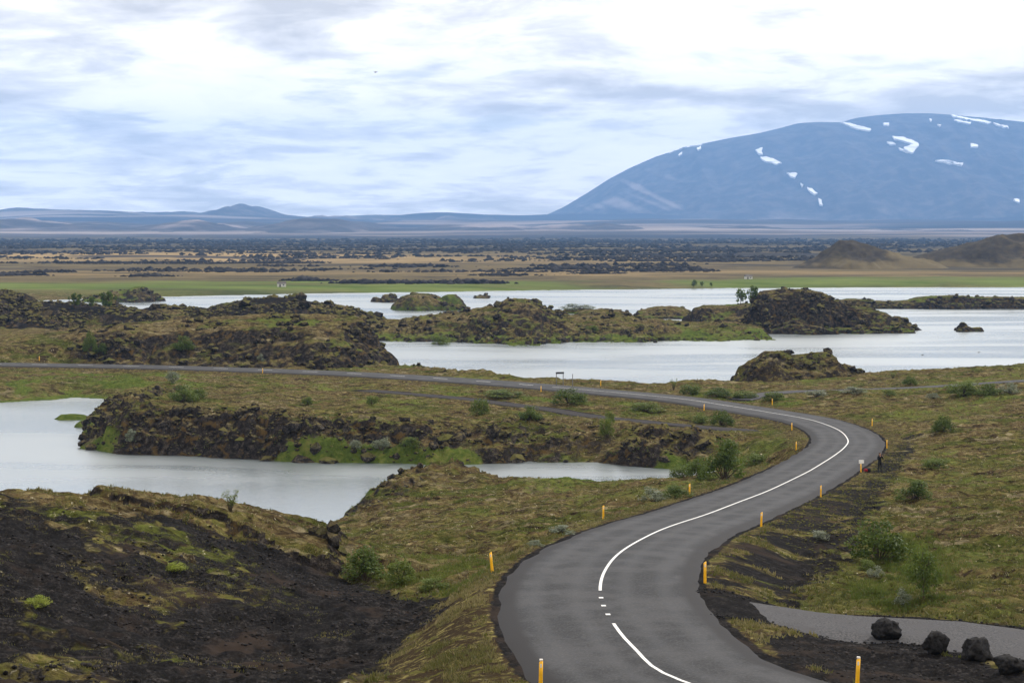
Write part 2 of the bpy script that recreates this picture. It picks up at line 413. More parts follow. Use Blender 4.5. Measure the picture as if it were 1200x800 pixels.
def make_mountain_mat(name, dark, light, sc, lo, hi):
    m, T, bs = new_mat(name)
    geo = T.add('ShaderNodeNewGeometry'); P = geo.outputs['Position']
    a = T.add('ShaderNodeAttribute'); a.attribute_name = 'pale'
    n = T.noise(T.vmul(P, (1.0, 0.5, 2.2)), sc, 6, 0.6, 0.5)
    c = T.mix(T.rng(T.math('ADD', n, a.outputs['Fac']), lo, hi), dark, light)
    n2 = T.noise(P, sc * 6, 5, 0.65)
    c = T.mix(T.math('MULTIPLY', T.rng(n2, 0.4, 0.7), 0.3), c, light)
    T.put(bs.inputs['Base Color'], c); bs.inputs['Roughness'].default_value = 1.0; bs.inputs['Specular IOR Level'].default_value = 0.05
    return m
M['mountain'] = make_mountain_mat('mountain_scree', (0.040, 0.038, 0.042), (0.24, 0.205, 0.20), 0.0012, 0.60, 0.80)
M['crater'] = make_mountain_mat('crater_slope', (0.036, 0.030, 0.023), (0.115, 0.092, 0.050), 0.03, 0.44, 0.64)

# ------------------------------------------------------------------ the lie of the land
ROAD_D = [20, 35, 50, 68, 85, 101, 122, 145, 170, 195, 230, 260, 340]
ROAD_Z = [13.6, 13.3, 13.2, 12.4, 10.7, 8.9, 7.0, 5.3, 4.2, 3.3, 2.5, 2.4, 2.3]
def road_px(px, py):
    d = 120.0
    for _ in range(80):
        d = 0.5 * d + 0.5 * F * (ZC - np.interp(d, ROAD_D, ROAD_Z)) / (py - YH)
    return ((px - 600) / F * d, d)
road_pix = [(804, 800), (758, 771), (733, 750), (717, 728), (706, 708), (703, 690), (708, 669), (725, 649), (750, 633), (792, 614.6),
            (854, 593), (917, 567.5), (954, 549), (976, 535), (990, 524), (993.5, 515), (981, 503), (950, 492), (900, 483), (850, 475), (800, 467.5),
            (700, 458), (600, 449.5), (500, 442.5), (400, 437), (300, 433.2), (200, 430), (100, 428), (0, 426.5)]
road_xy = [(22, 20), (15, 34)] + [road_px(*p) for p in road_pix]
e0, e1 = np.array(road_xy[-2]), np.array(road_xy[-1])
road_xy += [tuple(e1 + (e1 - e0) * 3), tuple(e1 + (e1 - e0) * 8)]
RC, RS = chain(road_xy, 1.0)
for k in (0, 1): RC[:, k] = smooth1(RC[:, k], 3)
RZ = smooth1(np.interp(RC[:, 1], ROAD_D, ROAD_Z), 8)
RT = np.gradient(RC, axis=0); RT /= np.linalg.norm(RT, axis=1)[:, None]
RN = np.stack([-RT[:, 1], RT[:, 0]], 1)
HALF = 3.3
RC4 = RC[::4]; RZ4 = RZ[::4]

# gravel tracks: centre pixels with level, half width
TR = {
    'lay_by': ([PX(770, 712, 12.3), PX(850, 722, 12.1), PX(930, 728, 12.0), PX(1010, 732, 12.0), PX(1100, 738, 12.0), PX(1200, 752, 12.2), PX(1330, 775, 12.4)], 2.9),
    'old_track': ([PX(430, 456, 2.6), PX(500, 462, 2.6), PX(560, 468, 2.6), PX(633, 477, 2.6), PX(690, 486, 2.6), PX(767, 494, 2.7), PX(840, 499, 2.9), PX(890, 503, 3.2)], 2.0),
    'side_track': ([PX(868, 466, 2.5), PX(905, 459.5, 2.4), PX(1000, 457, 2.4), PX(1100, 455.5, 2.6), PX(1230, 452, 3.2)], 1.9),
}
TRC = {k: chain(p, 1.5)[0] for k, (p, w) in TR.items()}

ctrl = [  # px, py, level: points read off the photograph, distance follows from the level
    (0, 574, 12.3), (80, 584, 11.5), (200, 596, 10.5), (300, 606, 9.8), (376, 617, 9.6), (395, 668, 8.8), (300, 660, 9.9), (150, 640, 11.6), (0, 640, 13.5),
    (0, 800, 14.5), (200, 800, 12.6), (200, 710, 10.9), (350, 800, 11.0), (450, 720, 9.6), (455, 690, 9.2), (380, 700, 9.7), (440, 775, 10.4), (-150, 620, 14), (-200, 800, 16),
    (1200, 716, 11.6), (1000, 711, 11.6), (1200, 600, 8), (1200, 520, 5), (1200, 470, 4), (1200, 437, 4), (1100, 446, 2.8), (1020, 452, 2.0), (1060, 560, 5.5),
    (1035, 665, 9), (950, 690, 10.4), (1100, 640, 9), (1080, 500, 4), (910, 459, 2.3), (1000, 470, 2.8), (960, 640, 9.2), (1040, 600, 6.9), (1350, 560, 7), (1400, 440, 5.5), (1400, 700, 12),
    (1040, 765, 12.0), (1200, 795, 12.6), (1000, 800, 12.7), (1120, 830, 13.2),
    (120, 492, 3.6), (250, 492, 3.9), (400, 499, 3.4), (560, 512, 2.8), (650, 520, 2.5), (300, 465, 3.0), (500, 472, 2.8), (100, 450, 1.8), (0, 453, 2.0), (-200, 450, 2.2), (200, 450, 2.0),
    (700, 502, 2.8), (780, 520, 3.2), (850, 520, 3.5), (880, 545, 4.6), (700, 575, 3.0), (600, 580, 2.9), (500, 590, 2.4), (450, 620, 3.6), (550, 640, 6.6), (640, 620, 7.3),
    (480, 660, 6.6), (560, 690, 9.6), (430, 687, 8.8), (430, 642, 5.2), (800, 572, 5.6), (400, 630, 3.0)]
CP = [PX(*c) + (c[2],) for c in ctrl]
CP += [(x, 38, 13.6 + 0.02 * abs(x)) for x in (-20, -6, 30)] + [(x, 20, 19) for x in (-25, 0, 25)] + [(x, 0, 24.8) for x in (-30, 0, 30)] + [(0, -25, 25)]
CP += [(-20, 118, 1.5), (-45, 112, 2), (-90, 112, 3), (-150, 118, 4), (150, 290, 4), (60, 282, 2), (-30, 276, 2), (-120, 300, 2.4), (-220, 300, 2.6), (-160, 380, 3), (-80, 350, 3), (-300, 360, 3.5), (-100, 450, 3), (-220, 450, 3.2)]
CP += [(RC[i, 0] , RC[i, 1], RZ[i] - 0.6) for i in range(20, len(RC), 22)]
CP = np.array(CP)
_c = 5.0
def _phi(x, y, cx, cy): return np.sqrt((x - cx) ** 2 + (y - cy) ** 2 + _c * _c)
_A = np.zeros((len(CP) + 3, len(CP) + 3)); _n = len(CP)
_A[:_n, :_n] = _phi(CP[:, None, 0], CP[:, None, 1], CP[None, :, 0], CP[None, :, 1]) - np.eye(_n) * 0.8
_A[:_n, _n] = 1; _A[:_n, _n + 1] = CP[:, 0]; _A[:_n, _n + 2] = CP[:, 1]; _A[_n:, :_n] = _A[:_n, _n:].T
_w = np.linalg.solve(_A, np.r_[CP[:, 2], 0, 0, 0])
def rbf(X, Y):
    s = _w[_n] + _w[_n + 1] * X + _w[_n + 2] * Y
    for i in range(_n): s = s + _w[i] * _phi(X, Y, CP[i, 0], CP[i, 1])
    return s

# water: outline points, the bank's width in metres at that stretch, 1 where the bank is lava rock
def W_(px, py, w, r): return PX(px, py, 0) + (w, r)
pond = [W_(-220, 474, 12, 0), W_(0, 472.5, 10, 0), W_(63, 469.5, 8, 0), W_(90, 466, 8, 0), W_(133, 467, 8, 0), W_(156, 472, 6, .6), W_(116, 487, 5, 1), W_(98, 506, 5, 1), W_(97, 526, 5, 1),
        W_(130, 532, 5, 1), W_(250, 537, 5.5, 1), W_(330, 540, 5, 1), W_(400, 541, 5, .9), W_(480, 542, 6, .85), W_(560, 543, 8, .75), W_(620, 541, 9, .65), W_(690, 543, 9, .45), W_(722, 547, 6, 1),
        W_(770, 549, 6, .8), W_(818, 554, 12, 0), W_(790, 560, 26, 0), W_(690, 558.5, 26, 0), W_(640, 559, 26, 0), W_(540, 564, 22, 0), W_(466, 570, 8, .8), W_(432, 585, 4, 1), W_(408, 600, 4, 1), W_(392, 618, 5, .6),
        (-22, 132, 8, 0), (-45, 122, 10, 0), (-90, 121, 10, 0), (-150, 128, 10, 0), (-240, 150, 15, 0)]
lake = [W_(461, 437, 4, 1), W_(550, 444.5, 5, .8), W_(650, 450.5, 5, 0), W_(750, 456, 5, 0), W_(800, 457, 5, 0), W_(860, 454, 8, 0), W_(1010, 447, 8, 0), W_(1033, 445.5, 10, 0), W_(1090, 443.5, 12, 0),
        W_(1140, 440, 15, 0), W_(1200, 436, 18, 0), W_(1500, 428, 25, 0), W_(1600, 360, 30, 0), W_(1600, 337, 25, 0), W_(1200, 336.6, 25, 0), W_(1000, 337, 25, 0), W_(800, 338.3, 25, 0), W_(700, 339.5, 25, 0), W_(550, 341.5, 25, 0),
        W_(400, 343.5, 25, 0), W_(200, 347.5, 25, 0), W_(100, 350, 25, 0), W_(30, 353, 20, 0), W_(-200, 357, 20, 0), W_(-240, 366, 20, .5),
        PD(-150, 520) + (15, .8), PD(30, 495) + (12, 1), PD(130, 485) + (12, 1), PD(300, 480) + (12, 1), PD(430, 470) + (12, 1), W_(425, 384, 8, 1), W_(440, 405, 5, 1), W_(455, 418, 4, 1)]
WATERS = [np.array(pond), np.array(lake)]

TURF = [PX(*p) for p in [(70, 580, 12.4), (160, 584, 11.9), (300, 600, 11.1), (384, 611, 10.8), (388, 652, 9.5), (355, 650, 9.7), (290, 634, 10.3), (200, 615, 10.9), (120, 599, 11.6)]]
TURF[0] = PD(40, 116); TURF[1] = PD(160, 118); TURF[2] = PD(300, 116); TURF[3] = PD(398, 100)

def ground(X, Y, detail=True, masks=False):
    X = np.asarray(X, float); Y = np.asarray(Y, float)
    z = np.full(X.shape, 2.2)
    near = Y < 420
    if near.any():
        nb = rbf(X[near], Y[near]); k = sstep(Y[near], 320, 410)
        z[near] = nb * (1 - k) + 2.6 * k
    z = np.maximum(z, 1.0)
    farz = 2.2 + 2.6 * sstep(Y, 800, 3000) + fbm(X, Y, 260, 3, 5) * 2.2 * sstep(Y, 850, 1500)
    farz = farz + np.clip(Y - 4600, 0, None) ** 1.25 * 0.0019 * (1 + 0.5 * fbm(X, Y, 2600, 3, 9))
    z = np.where(Y > 420, farz, z)
    r_road = np.full(X.shape, 1e3); z_road = np.zeros(X.shape); tmin = np.full(X.shape, 1e3)
    nr = Y < 345
    if nr.any():
        r, i, t = seg_dist(X[nr], Y[nr], RC4, False)
        r_road[nr] = r; z_road[nr] = RZ4[i] * (1 - t) + RZ4[np.minimum(i + 1, len(RZ4) - 1)] * t
        for kx, P in TRC.items():
            q, _, _ = seg_dist(X[nr], Y[nr], P[::3], False); tmin[nr] = np.minimum(tmin[nr], q - TR[kx][1])
    # turf bench on the left-hand cinder hill
    turf = np.zeros(X.shape); c = (Y > 60) & (Y < 132) & (X < 0) & (X > -50)
    if c.any():
        q, _, _ = seg_dist(X[c], Y[c], TURF); q = np.where(inside(X[c], Y[c], TURF), q, -q) + fbm(X[c], Y[c], 3.5, 3, 77) * 0.9
        turf[c] = sstep(q, -0.25, 0.5)
    z = z + turf * 0.55
    if detail:
        nz = Y < 420; xs, ys = X[nz], Y[nz]
        hum = fbm(xs, ys, 11.0, 3, 21) * 0.42 + (0.5 - np.abs(perlin(xs / 3.4, ys / 2.2, 31)) * 2) * 0.42 + (0.4 - np.abs(perlin(xs / 1.3, ys / 1.0, 35)) * 2) * 0.20 + fbm(xs, ys, 0.7, 2, 41) * 0.07
        calm = sstep(np.minimum(r_road[nz] - 5.5, tmin[nz] + 0.4), 0, 4)
        z[nz] += hum * (0.1 + 0.9 * calm)
    w = sstep(r_road, 4.2, 8.5)
    z = (z_road - 0.14) * (1 - w) + z * w
    # banks and beds
    rockm = np.zeros(X.shape); sdw = np.full(X.shape, 1e3)
    jit = fbm(X, Y, 7, 3, 61) * 1.1 + fbm(X, Y, 30, 2, 63) * 1.6
    for Wp in WATERS:
        c = (X > Wp[:, 0].min() - 60) & (X < Wp[:, 0].max() + 60) & (Y > Wp[:, 1].min() - 60) & (Y < Wp[:, 1].max() + 60)
        if not c.any(): continue
        q, i, t = seg_dist(X[c], Y[c], Wp[:, :2]); ins = inside(X[c], Y[c], Wp[:, :2])
        q = np.where(ins, -q, q); j = (i + 1) % len(Wp)
        bw = Wp[i, 2] * (1 - t) + Wp[j, 2] * t; rk = Wp[i, 3] * (1 - t) + Wp[j, 3] * t
        q = q + jit[c] * np.clip(bw / 8, 0.5, 2) * sstep(r_road[c], 5, 12)
        sdw[c] = np.minimum(sdw[c], q)
        f = np.clip(q / bw, 0, 1); f = np.where(rk > 0.5, f ** 0.75, f * f * (3 - 2 * f) * 0.6 + f * 0.4)
        crag = rk * sstep(q, 0, 1.5) * (1 - sstep(q, bw * 0.9, bw * 2.4))
        zl = np.maximum(z[c] * f, 0.06 * (q > 0))
        if detail:
            cr = ridged(X[c], Y[c], 5.5, 4, 91) * 1.25 + fbm(X[c], Y[c], 1.3, 2, 95) * 0.5
            zl = zl + crag * cr * np.clip(z[c] / 3.0, 0.3, 1.3)
        z[c] = np.where((q > 0) & (z[c] >= 0), zl, np.where(q > 0, z[c], np.clip(q * 0.3, -2.2, 0) - 0.12))
        rockm[c] = np.maximum(rockm[c], rk * sstep(q, -0.6, 0.1) * (1 - sstep(q, bw * 0.9, bw * 2.4)))
    if not masks: return z
    return z, r_road, tmin, turf, rockm, sdw

# ------------------------------------------------------------------ mounds: hills, ridges and islands given by their skyline
MOUNDS = []
class Mound:
    def __init__(s, sil, dc, front, back, rough=0.8, cliff=0.6, base=0.0, seed=1, rock=0.7):
        sil = np.array(sil, float)
        s.dc = dc; s.X = (sil[:, 0] - 600) / F * dc; s.Z = ZC - (sil[:, 1] - YH) / F * dc
        s.front, s.back, s.rough, s.cliff, s.base, s.seed, s.rock = front, back, rough, cliff, base, seed, rock
        if s.Z.max() < 1.0: s.Z = s.Z + 0.42
        s.zm = s.Z.max(); MOUNDS.append(s)
    def height(s, X, Y, detail=True):
        X0 = X; wa = min(3.0, 0.16 * s.front); X = X + (fbm(X, Y, s.front * 0.45, 3, s.seed + 21)) * wa
        zs = np.interp(X, s.X, s.Z, left=-3, right=-3)
        zs = np.where(X < s.X[0], s.Z[0] - (s.X[0] - X) * 1.0, np.where(X > s.X[-1], s.Z[-1] - (X - s.X[-1]) * 1.0, zs))
        wid = np.sqrt(np.clip(zs / s.zm, 0.02, 1))
        j = fbm(X, Y, s.front * 0.7, 3, s.seed) * 0.22
        u = np.where(Y < s.dc, (s.dc - Y) / (s.front * wid), (Y - s.dc) / (s.back * wid)) + j * 0.8
        u = np.clip(u, 0, 3)
        p = 1 - np.clip(u, 0, 1)
        prof = sstep(p) * (1 - s.cliff) + np.clip(p / 0.55, 0, 1) ** 0.9 * s.cliff
        prof = np.where(u > 1, -(u - 1) * 0.9, prof)
        z = np.where(zs > 0.05, np.maximum(zs, 0.05) * prof - 0.4 * (prof < 0), np.minimum(zs, 0) - 0.3) - 0.25 * (1 - sstep(zs, 0, 0.8))
        if detail:
            k = s.rough * np.clip(zs, 0.6, 8) ** 0.5
            e = np.clip(1.25 - prof * 0.75, 0.35, 1) * (zs > 0)
            z = z + e * k * sstep(zs, 0.2, 1.5) * (ridged(X, Y, 3.2 + 0.3 * s.zm, 4, s.seed + 3) * 0.34 + fbm(X, Y, 1.7, 2, s.seed + 7) * 0.16)
        return z
def top(X, Y):
    z = ground(X, Y)
    for m in MOUNDS:
        c = (X > m.X[0] - 8) & (X < m.X[-1] + 8) & (np.abs(Y - m.dc) < max(m.front, m.back) * 1.4)
        if np.any(c): z[c] = np.maximum(z[c], m.height(X[c], Y[c]))
    return z
_DD = np.geomspace(36, 1300, 2600)
def hit(px, py):
    """where the sight line through a photo pixel meets the land"""
    X = (px - 600) / F * _DD; zr = ZC - (py - YH) / F * _DD
    k = np.nonzero(np.maximum(top(X, _DD), 0) >= zr)[0]
    i = k[0] if len(k) else len(_DD) - 1
    return float(X[i]), float(_DD[i]), float(max(top(X[i:i + 1], _DD[i:i + 1])[0], 0))

D = {}
def sil(name, pts, dc, front, back, **kw): D[name] = Mound(pts, dc, front, back, **kw)
sil('hill_left', [(-160, 392), (-60, 393), (0, 392), (50, 392), (93, 389), (147, 380), (200, 376.5), (300, 370), (335, 368), (400, 370), (417, 373), (430, 388), (443, 404), (456, 418), (461, 432)], 322, 30, 34, rough=0.75, cliff=0.45, seed=101, rock=0.8)
sil('ridge_left', [(-120, 352), (0, 345), (8, 343), (24, 346), (34, 355), (67, 358), (133, 362), (160, 364), (200, 361), (247, 363), (267, 357), (287, 354), (310, 352), (343, 349), (363, 354), (400, 359), (417, 363), (440, 371), (462, 384)], 430, 48, 40, rough=1.5, cliff=0.35, seed=131, rock=1.0)
sil('island_central', [(425, 388), (440, 376), (480, 374), (520, 370), (545, 366), (570, 361), (588, 358), (592, 353), (608, 352), (622, 355), (634, 361), (660, 370), (690, 372), (720, 370), (760, 374), (800, 378), (850, 378), (890, 384)], 424, 40, 34, rough=1.5, cliff=0.3, seed=151, rock=0.8)
sil('island_brown', [(668, 372), (690, 364), (705, 362), (725, 363), (738, 367), (748, 375)], 478, 17, 15, rough=0.8, seed=161, rock=0.75)
sil('island_mossy', [(742, 373), (752, 364), (770, 360), (785, 359), (800, 361), (812, 368)], 512, 14, 12, rough=0.8, seed=171, rock=0.6)
sil('island_birch', [(806, 373), (815, 362), (830, 358), (850, 358), (870, 356), (888, 356), (905, 362)], 490, 16, 14, rough=0.8, seed=181, rock=0.6)
sil('island_willow', [(652, 367), (665, 362), (680, 361), (695, 362), (702, 367)], 540, 9, 9, rough=0.6, seed=191, rock=0.2)
sil('island_green', [(459, 363), (468, 354), (478, 346), (490, 343), (505, 346), (518, 351), (523, 347), (531, 345), (541, 351), (547, 362)], 566, 14, 14, rough=0.7, seed=201, rock=0.35)
sil('islet_double', [(436, 353), (441, 348), (447, 350), (451, 345), (459, 345), (466, 353)], 626, 8, 8, rough=0.8, seed=211, rock=1)
sil('islet_flat', [(552, 350), (557, 347), (566, 346), (570, 344), (575, 349)], 660, 6, 6, rough=0.5, seed=221, rock=1)
sil('mound_big', [(852, 392), (863, 384), (878, 372), (889, 356), (894, 346), (905, 342), (923, 339), (943, 341), (967, 345), (977, 352), (987, 358), (1013, 361), (1033, 365), (1053, 373), (1066, 380), (1078, 388)], 442, 20, 24, rough=1.0, cliff=0.35, seed=231, rock=0.6)
sil('mound_near', [(859, 450), (864, 441), (872, 430), (887, 420), (902, 412), (914, 412), (924, 417), (945, 417), (974, 413), (981, 421), (993, 430), (1004, 440), (1012, 448)], 284, 12, 14, rough=0.75, cliff=0.45, seed=241, rock=0.42)
sil('spit_right', [(975, 358), (984, 352), (1013, 351), (1040, 354), (1063, 353), (1087, 348), (1120, 347), (1150, 349), (1200, 349), (1300, 346), (1450, 352)], 574, 10, 22, rough=1.1, cliff=0.85, seed=251, rock=0.75)
sil('islet_right', [(1119, 389), (1124, 383), (1128, 378), (1132, 382), (1140, 384), (1147, 383), (1153, 389)], 438, 4.5, 5, rough=0.9, seed=261, rock=0.8)
sil('point_left', [(95, 353), (105, 347), (130, 343), (150, 340), (158, 337), (166, 336), (171, 340), (182, 346), (187, 352)], 632, 14, 14, rough=0.8, seed=271, rock=0.5)
sil('islet_grass_long', [(66, 491), (72, 488.5), (86, 488), (96, 489), (104, 491)], 232, 2.4, 2.4, rough=0.15, seed=281, rock=0)
sil('islet_grass_round', [(88, 499), (95, 495), (105, 493.5), (113, 495), (120, 499)], 224, 3.0, 2.6, rough=0.15, seed=291, rock=0)
sil('crag_shore', [(728, 400), (737, 390), (752, 388), (760, 392), (766, 398)], 424, 5, 5, rough=0.9, seed=295, rock=1)
D['hill_left'].base = 2.0

def mk_masks(n): return np.zeros((n, 4)), np.zeros((n, 4))

def build_mound(key, name, label, cat, nu, nv, lush=0.3, mat='ground', extra=None):
    m = D[key]
    us = np.linspace(m.X[0] - 4, m.X[-1] + 4, nu)
    vs = np.r_[np.linspace(m.dc - m.front * 1.25, m.dc, int(nv * .66), endpoint=False), np.linspace(m.dc, m.dc + m.back * 1.25, nv - int(nv * .66))]
    X, Y = np.meshgrid(us, vs); X, Y = X.ravel(), Y.ravel()
    Z = m.height(X, Y)
    gy, gx = np.gradient(Z.reshape(nv, nu)); dx = us[1] - us[0]
    slope = np.hypot(gx / dx, gy / np.gradient(vs)[:, None]).ravel()
    A, B = mk_masks(len(X))
    A[:, 1] = np.clip((1 - sstep(Z, 0.3, 0.3 + 0.28 * m.zm)) * lush * 1.6 + sstep(fbm(X, Y, 14, 2, m.seed + 40), 0.05, 0.45) * lush, 0, 1)
    A[:, 2] = np.clip(m.rock * (0.35 + 1.0 * sstep(slope, 0.25, 0.8)), 0, 1)
    if extra: extra(X, Y, Z, A, B, slope)
    Fc = grid_faces(nv, nu); Fc = Fc[(Z[Fc] > -0.7).any(1)]
    V, Fc, at = compact(np.stack([X, Y, Z], 1), Fc, {'mask_a': A, 'mask_b': B})
    return link(name, mesh_from(name, V, Fc, M[mat], True, at), None, label, cat, kind='structure')

def ex_hill(X, Y, Z, A, B, s):
    px = X / Y * F + 600; A[:, 2] *= 0.15 + 0.85 * sstep(px, 60, 130)
    A[:, 1] *= 0.4 + 0.9 * sstep(px, 150, 300) * (Y < 315)
def ex_ridge(X, Y, Z, A, B, s): A[:, 0] = np.clip(0.62 + 0.9 * fbm(X, Y, 16, 3, 133), 0, 1)
def ex_green(X, Y, Z, A, B, s): A[:, 1] = 0.85
LAND = {}
LAND['hill_left'] = build_mound('hill_left', 'hill', 'long grassy hill with a broken lava face behind the road', 'hill', 420, 110, 0.45, extra=ex_hill)
LAND['ridge_left'] = build_mound('ridge_left', 'lava_ridge', 'low ridge of grey lava rubble between grassy hill and lake', 'ridge', 420, 110, 0.12, extra=ex_ridge)
LAND['island_central'] = build_mound('island_central', 'island', 'long low green and brown island of lava hummocks in the lake', 'island', 420, 100, 0.45)
LAND['island_brown'] = build_mound('island_brown', 'island', 'brown rounded islet behind the long low island', 'island', 90, 44, 0.3)
LAND['island_mossy'] = build_mound('island_mossy', 'island', 'mossy rounded islet between brown islet and birch islet', 'island', 80, 40, 0.5)
LAND['island_birch'] = build_mound('island_birch', 'island', 'islet with two dark birches beside the big lava mound', 'island', 90, 44, 0.6)
LAND['island_willow'] = build_mound('island_willow', 'island', 'small flat islet overgrown with pale willow', 'island', 60, 30, 0.8)
LAND['island_green'] = build_mound('island_green', 'island', 'bright green humped islet with a dark rock at one end', 'island', 110, 50, 0.9)
LAND['islet_double'] = build_mound('islet_double', 'islet', 'small dark twin-topped rock islet beside the green humped islet', 'islet', 60, 30, 0.2)
LAND['islet_flat'] = build_mound('islet_flat', 'islet', 'tiny flat dark rock islet out in the open lake', 'islet', 40, 24, 0.1)
LAND['mound_big'] = build_mound('mound_big', 'lava_mound', 'big dark craggy lava mound rising from the lake', 'mound', 300, 120, 0.35)
LAND['mound_near'] = build_mound('mound_near', 'lava_mound', 'mossy flat-topped lava mound on the lake shore beside the side track', 'mound', 200, 90, 0.25)
LAND['spit_right'] = build_mound('spit_right', 'spit', 'long low rocky spit across the lake behind the big lava mound', 'spit', 300, 60, 0.6)
LAND['islet_right'] = build_mound('islet_right', 'islet', 'small pointed rock islet alone between lava mound and spit', 'islet', 60, 30, 0.5)
LAND['point_left'] = build_mound('point_left', 'headland', 'low green headland with a dark crag below the far meadow', 'headland', 100, 44, 0.7)
LAND['islet_grass_long'] = build_mound('islet_grass_long', 'islet', 'long bright green grass islet off the rocky point', 'islet', 60, 24, 0.9, extra=ex_green)
LAND['islet_grass_round'] = build_mound('islet_grass_round', 'islet', 'rounded bright green grass islet touching the rocky point', 'islet', 50, 24, 0.9, extra=ex_green)
LAND['crag_shore'] = build_mound('crag_shore', 'islet', 'dark lava crag at the shore of the long low island', 'islet', 50, 30, 0.3)

# the two old craters on the far shore
def build_crater(sl, dc, front, back, seed, label):
    m = Mound(sl, dc, front, back, 0.0, 0.15, seed=seed)
    us = np.linspace(m.X[0] - 10, m.X[-1] + 10, 160); vs = np.linspace(dc - front * 1.3, dc + back * 1.3, 90)
    X, Y = np.meshgrid(us, vs); X, Y = X.ravel(), Y.ravel()
    Z = m.height(X, Y) + fbm(X, Y, 9, 3, seed + 5) * 0.8 + ridged(X, Y * 0.4, 16, 4, seed + 9) * 0.9
    V = np.stack([X, Y, Z], 1); Fc = grid_faces(90, 160); Fc = Fc[(Z[Fc] > -0.5).any(1)]
    pale = -0.10 + 0.30 * sstep((X - m.X[0]) / (m.X[-1] - m.X[0]), 0.35, 1.0) + 0.2 * (1 - sstep(Z, 3, 12))  # dark left, paler right: the hill's shaded and lit sides put into colour
    V, Fc, at = compact(V, Fc, {'pale': pale})
    MOUNDS.pop()
    return link('crater_hill', mesh_from('crater_hill', V, Fc, M['crater'], True, at), None, label, 'hill', kind='structure')
build_crater([(925, 317), (945, 308), (960, 299), (975, 290), (987, 282.5), (995, 281.5), (1003, 284), (1030, 292), (1060, 300), (1090, 306), (1115, 316)], 1120, 48, 40, 301, 'dark conical crater hill beyond the far meadow')
build_crater([(1030, 316), (1060, 306), (1090, 297.5), (1120, 290), (1150, 282), (1175, 275.5), (1190, 274), (1205, 275), (1260, 279), (1330, 295), (1400, 316)], 1190, 62, 50, 311, 'broad brown crater hill with a flat top beyond the far meadow')

# ------------------------------------------------------------------ ground sheet
CIN = [hit(*p)[:2] for p in [(20, 580), (70, 586), (130, 597), (250, 618), (330, 640), (378, 655), (402, 674), (440, 690), (525, 697), (522, 715), (480, 745), (410, 798)]]
CIN += [(-3, 42), (-18, 34), (-50, 34), PD(-150, 70), PD(-100, 92)]
EMB = [hit(*p)[:2] for p in [(520, 705), (570, 692), (588, 660), (600, 700), (600, 760), (635, 799), (430, 799), (470, 755)]]
BERM = [hit(*p)[:2] for p in [(890, 748), (960, 742), (1010, 748), (1080, 756), (1140, 770), (1199, 790)]] + [(24, 44), (12, 40), hit(955, 798)[:2], hit(915, 772)[:2]]
EMR = [hit(*p)[:2] for p in [(835, 690), (850, 640), (900, 612), (960, 580), (1010, 560), (1040, 530), (1062, 520), (1060, 545), (1030, 590), (990, 640), (935, 690)]]
PATH = [hit(*p)[:2] for p in [(1066, 512), (1055, 535), (1032, 558), (1015, 590), (995, 625), (968, 655), (945, 680), (915, 700)]]
LUSH = [[hit(*p)[:2] for p in q] for q in [
    [(0, 470), (60, 466), (230, 464), (260, 445), (200, 436), (60, 434), (0, 440)],
    [(400, 690), (440, 655), (500, 650), (560, 655), (575, 672), (540, 692), (460, 694)],
    [(720, 545), (800, 552), (830, 575), (900, 545), (930, 520), (900, 515), (820, 530), (740, 535)],
    [(985, 705), (1010, 640), (1080, 620), (1120, 660), (1110, 705)],
    [(430, 541), (600, 542), (720, 545), (700, 532), (560, 530), (450, 533)],
    [(800, 470), (880, 474), (960, 480), (960, 466), (880, 462), (800, 460)],
    [(500, 464), (620, 472), (740, 488), (850, 492), (850, 482), (760, 472), (650, 466), (520, 458)],
    [(1100, 470), (1199, 470), (1199, 455), (1110, 455)]]]

def jin(X, Y, P): return inside(X + fbm(X, Y, 3.0, 3, 471) * 1.3, Y + fbm(X, Y, 3.0, 3, 475) * 1.8, P)

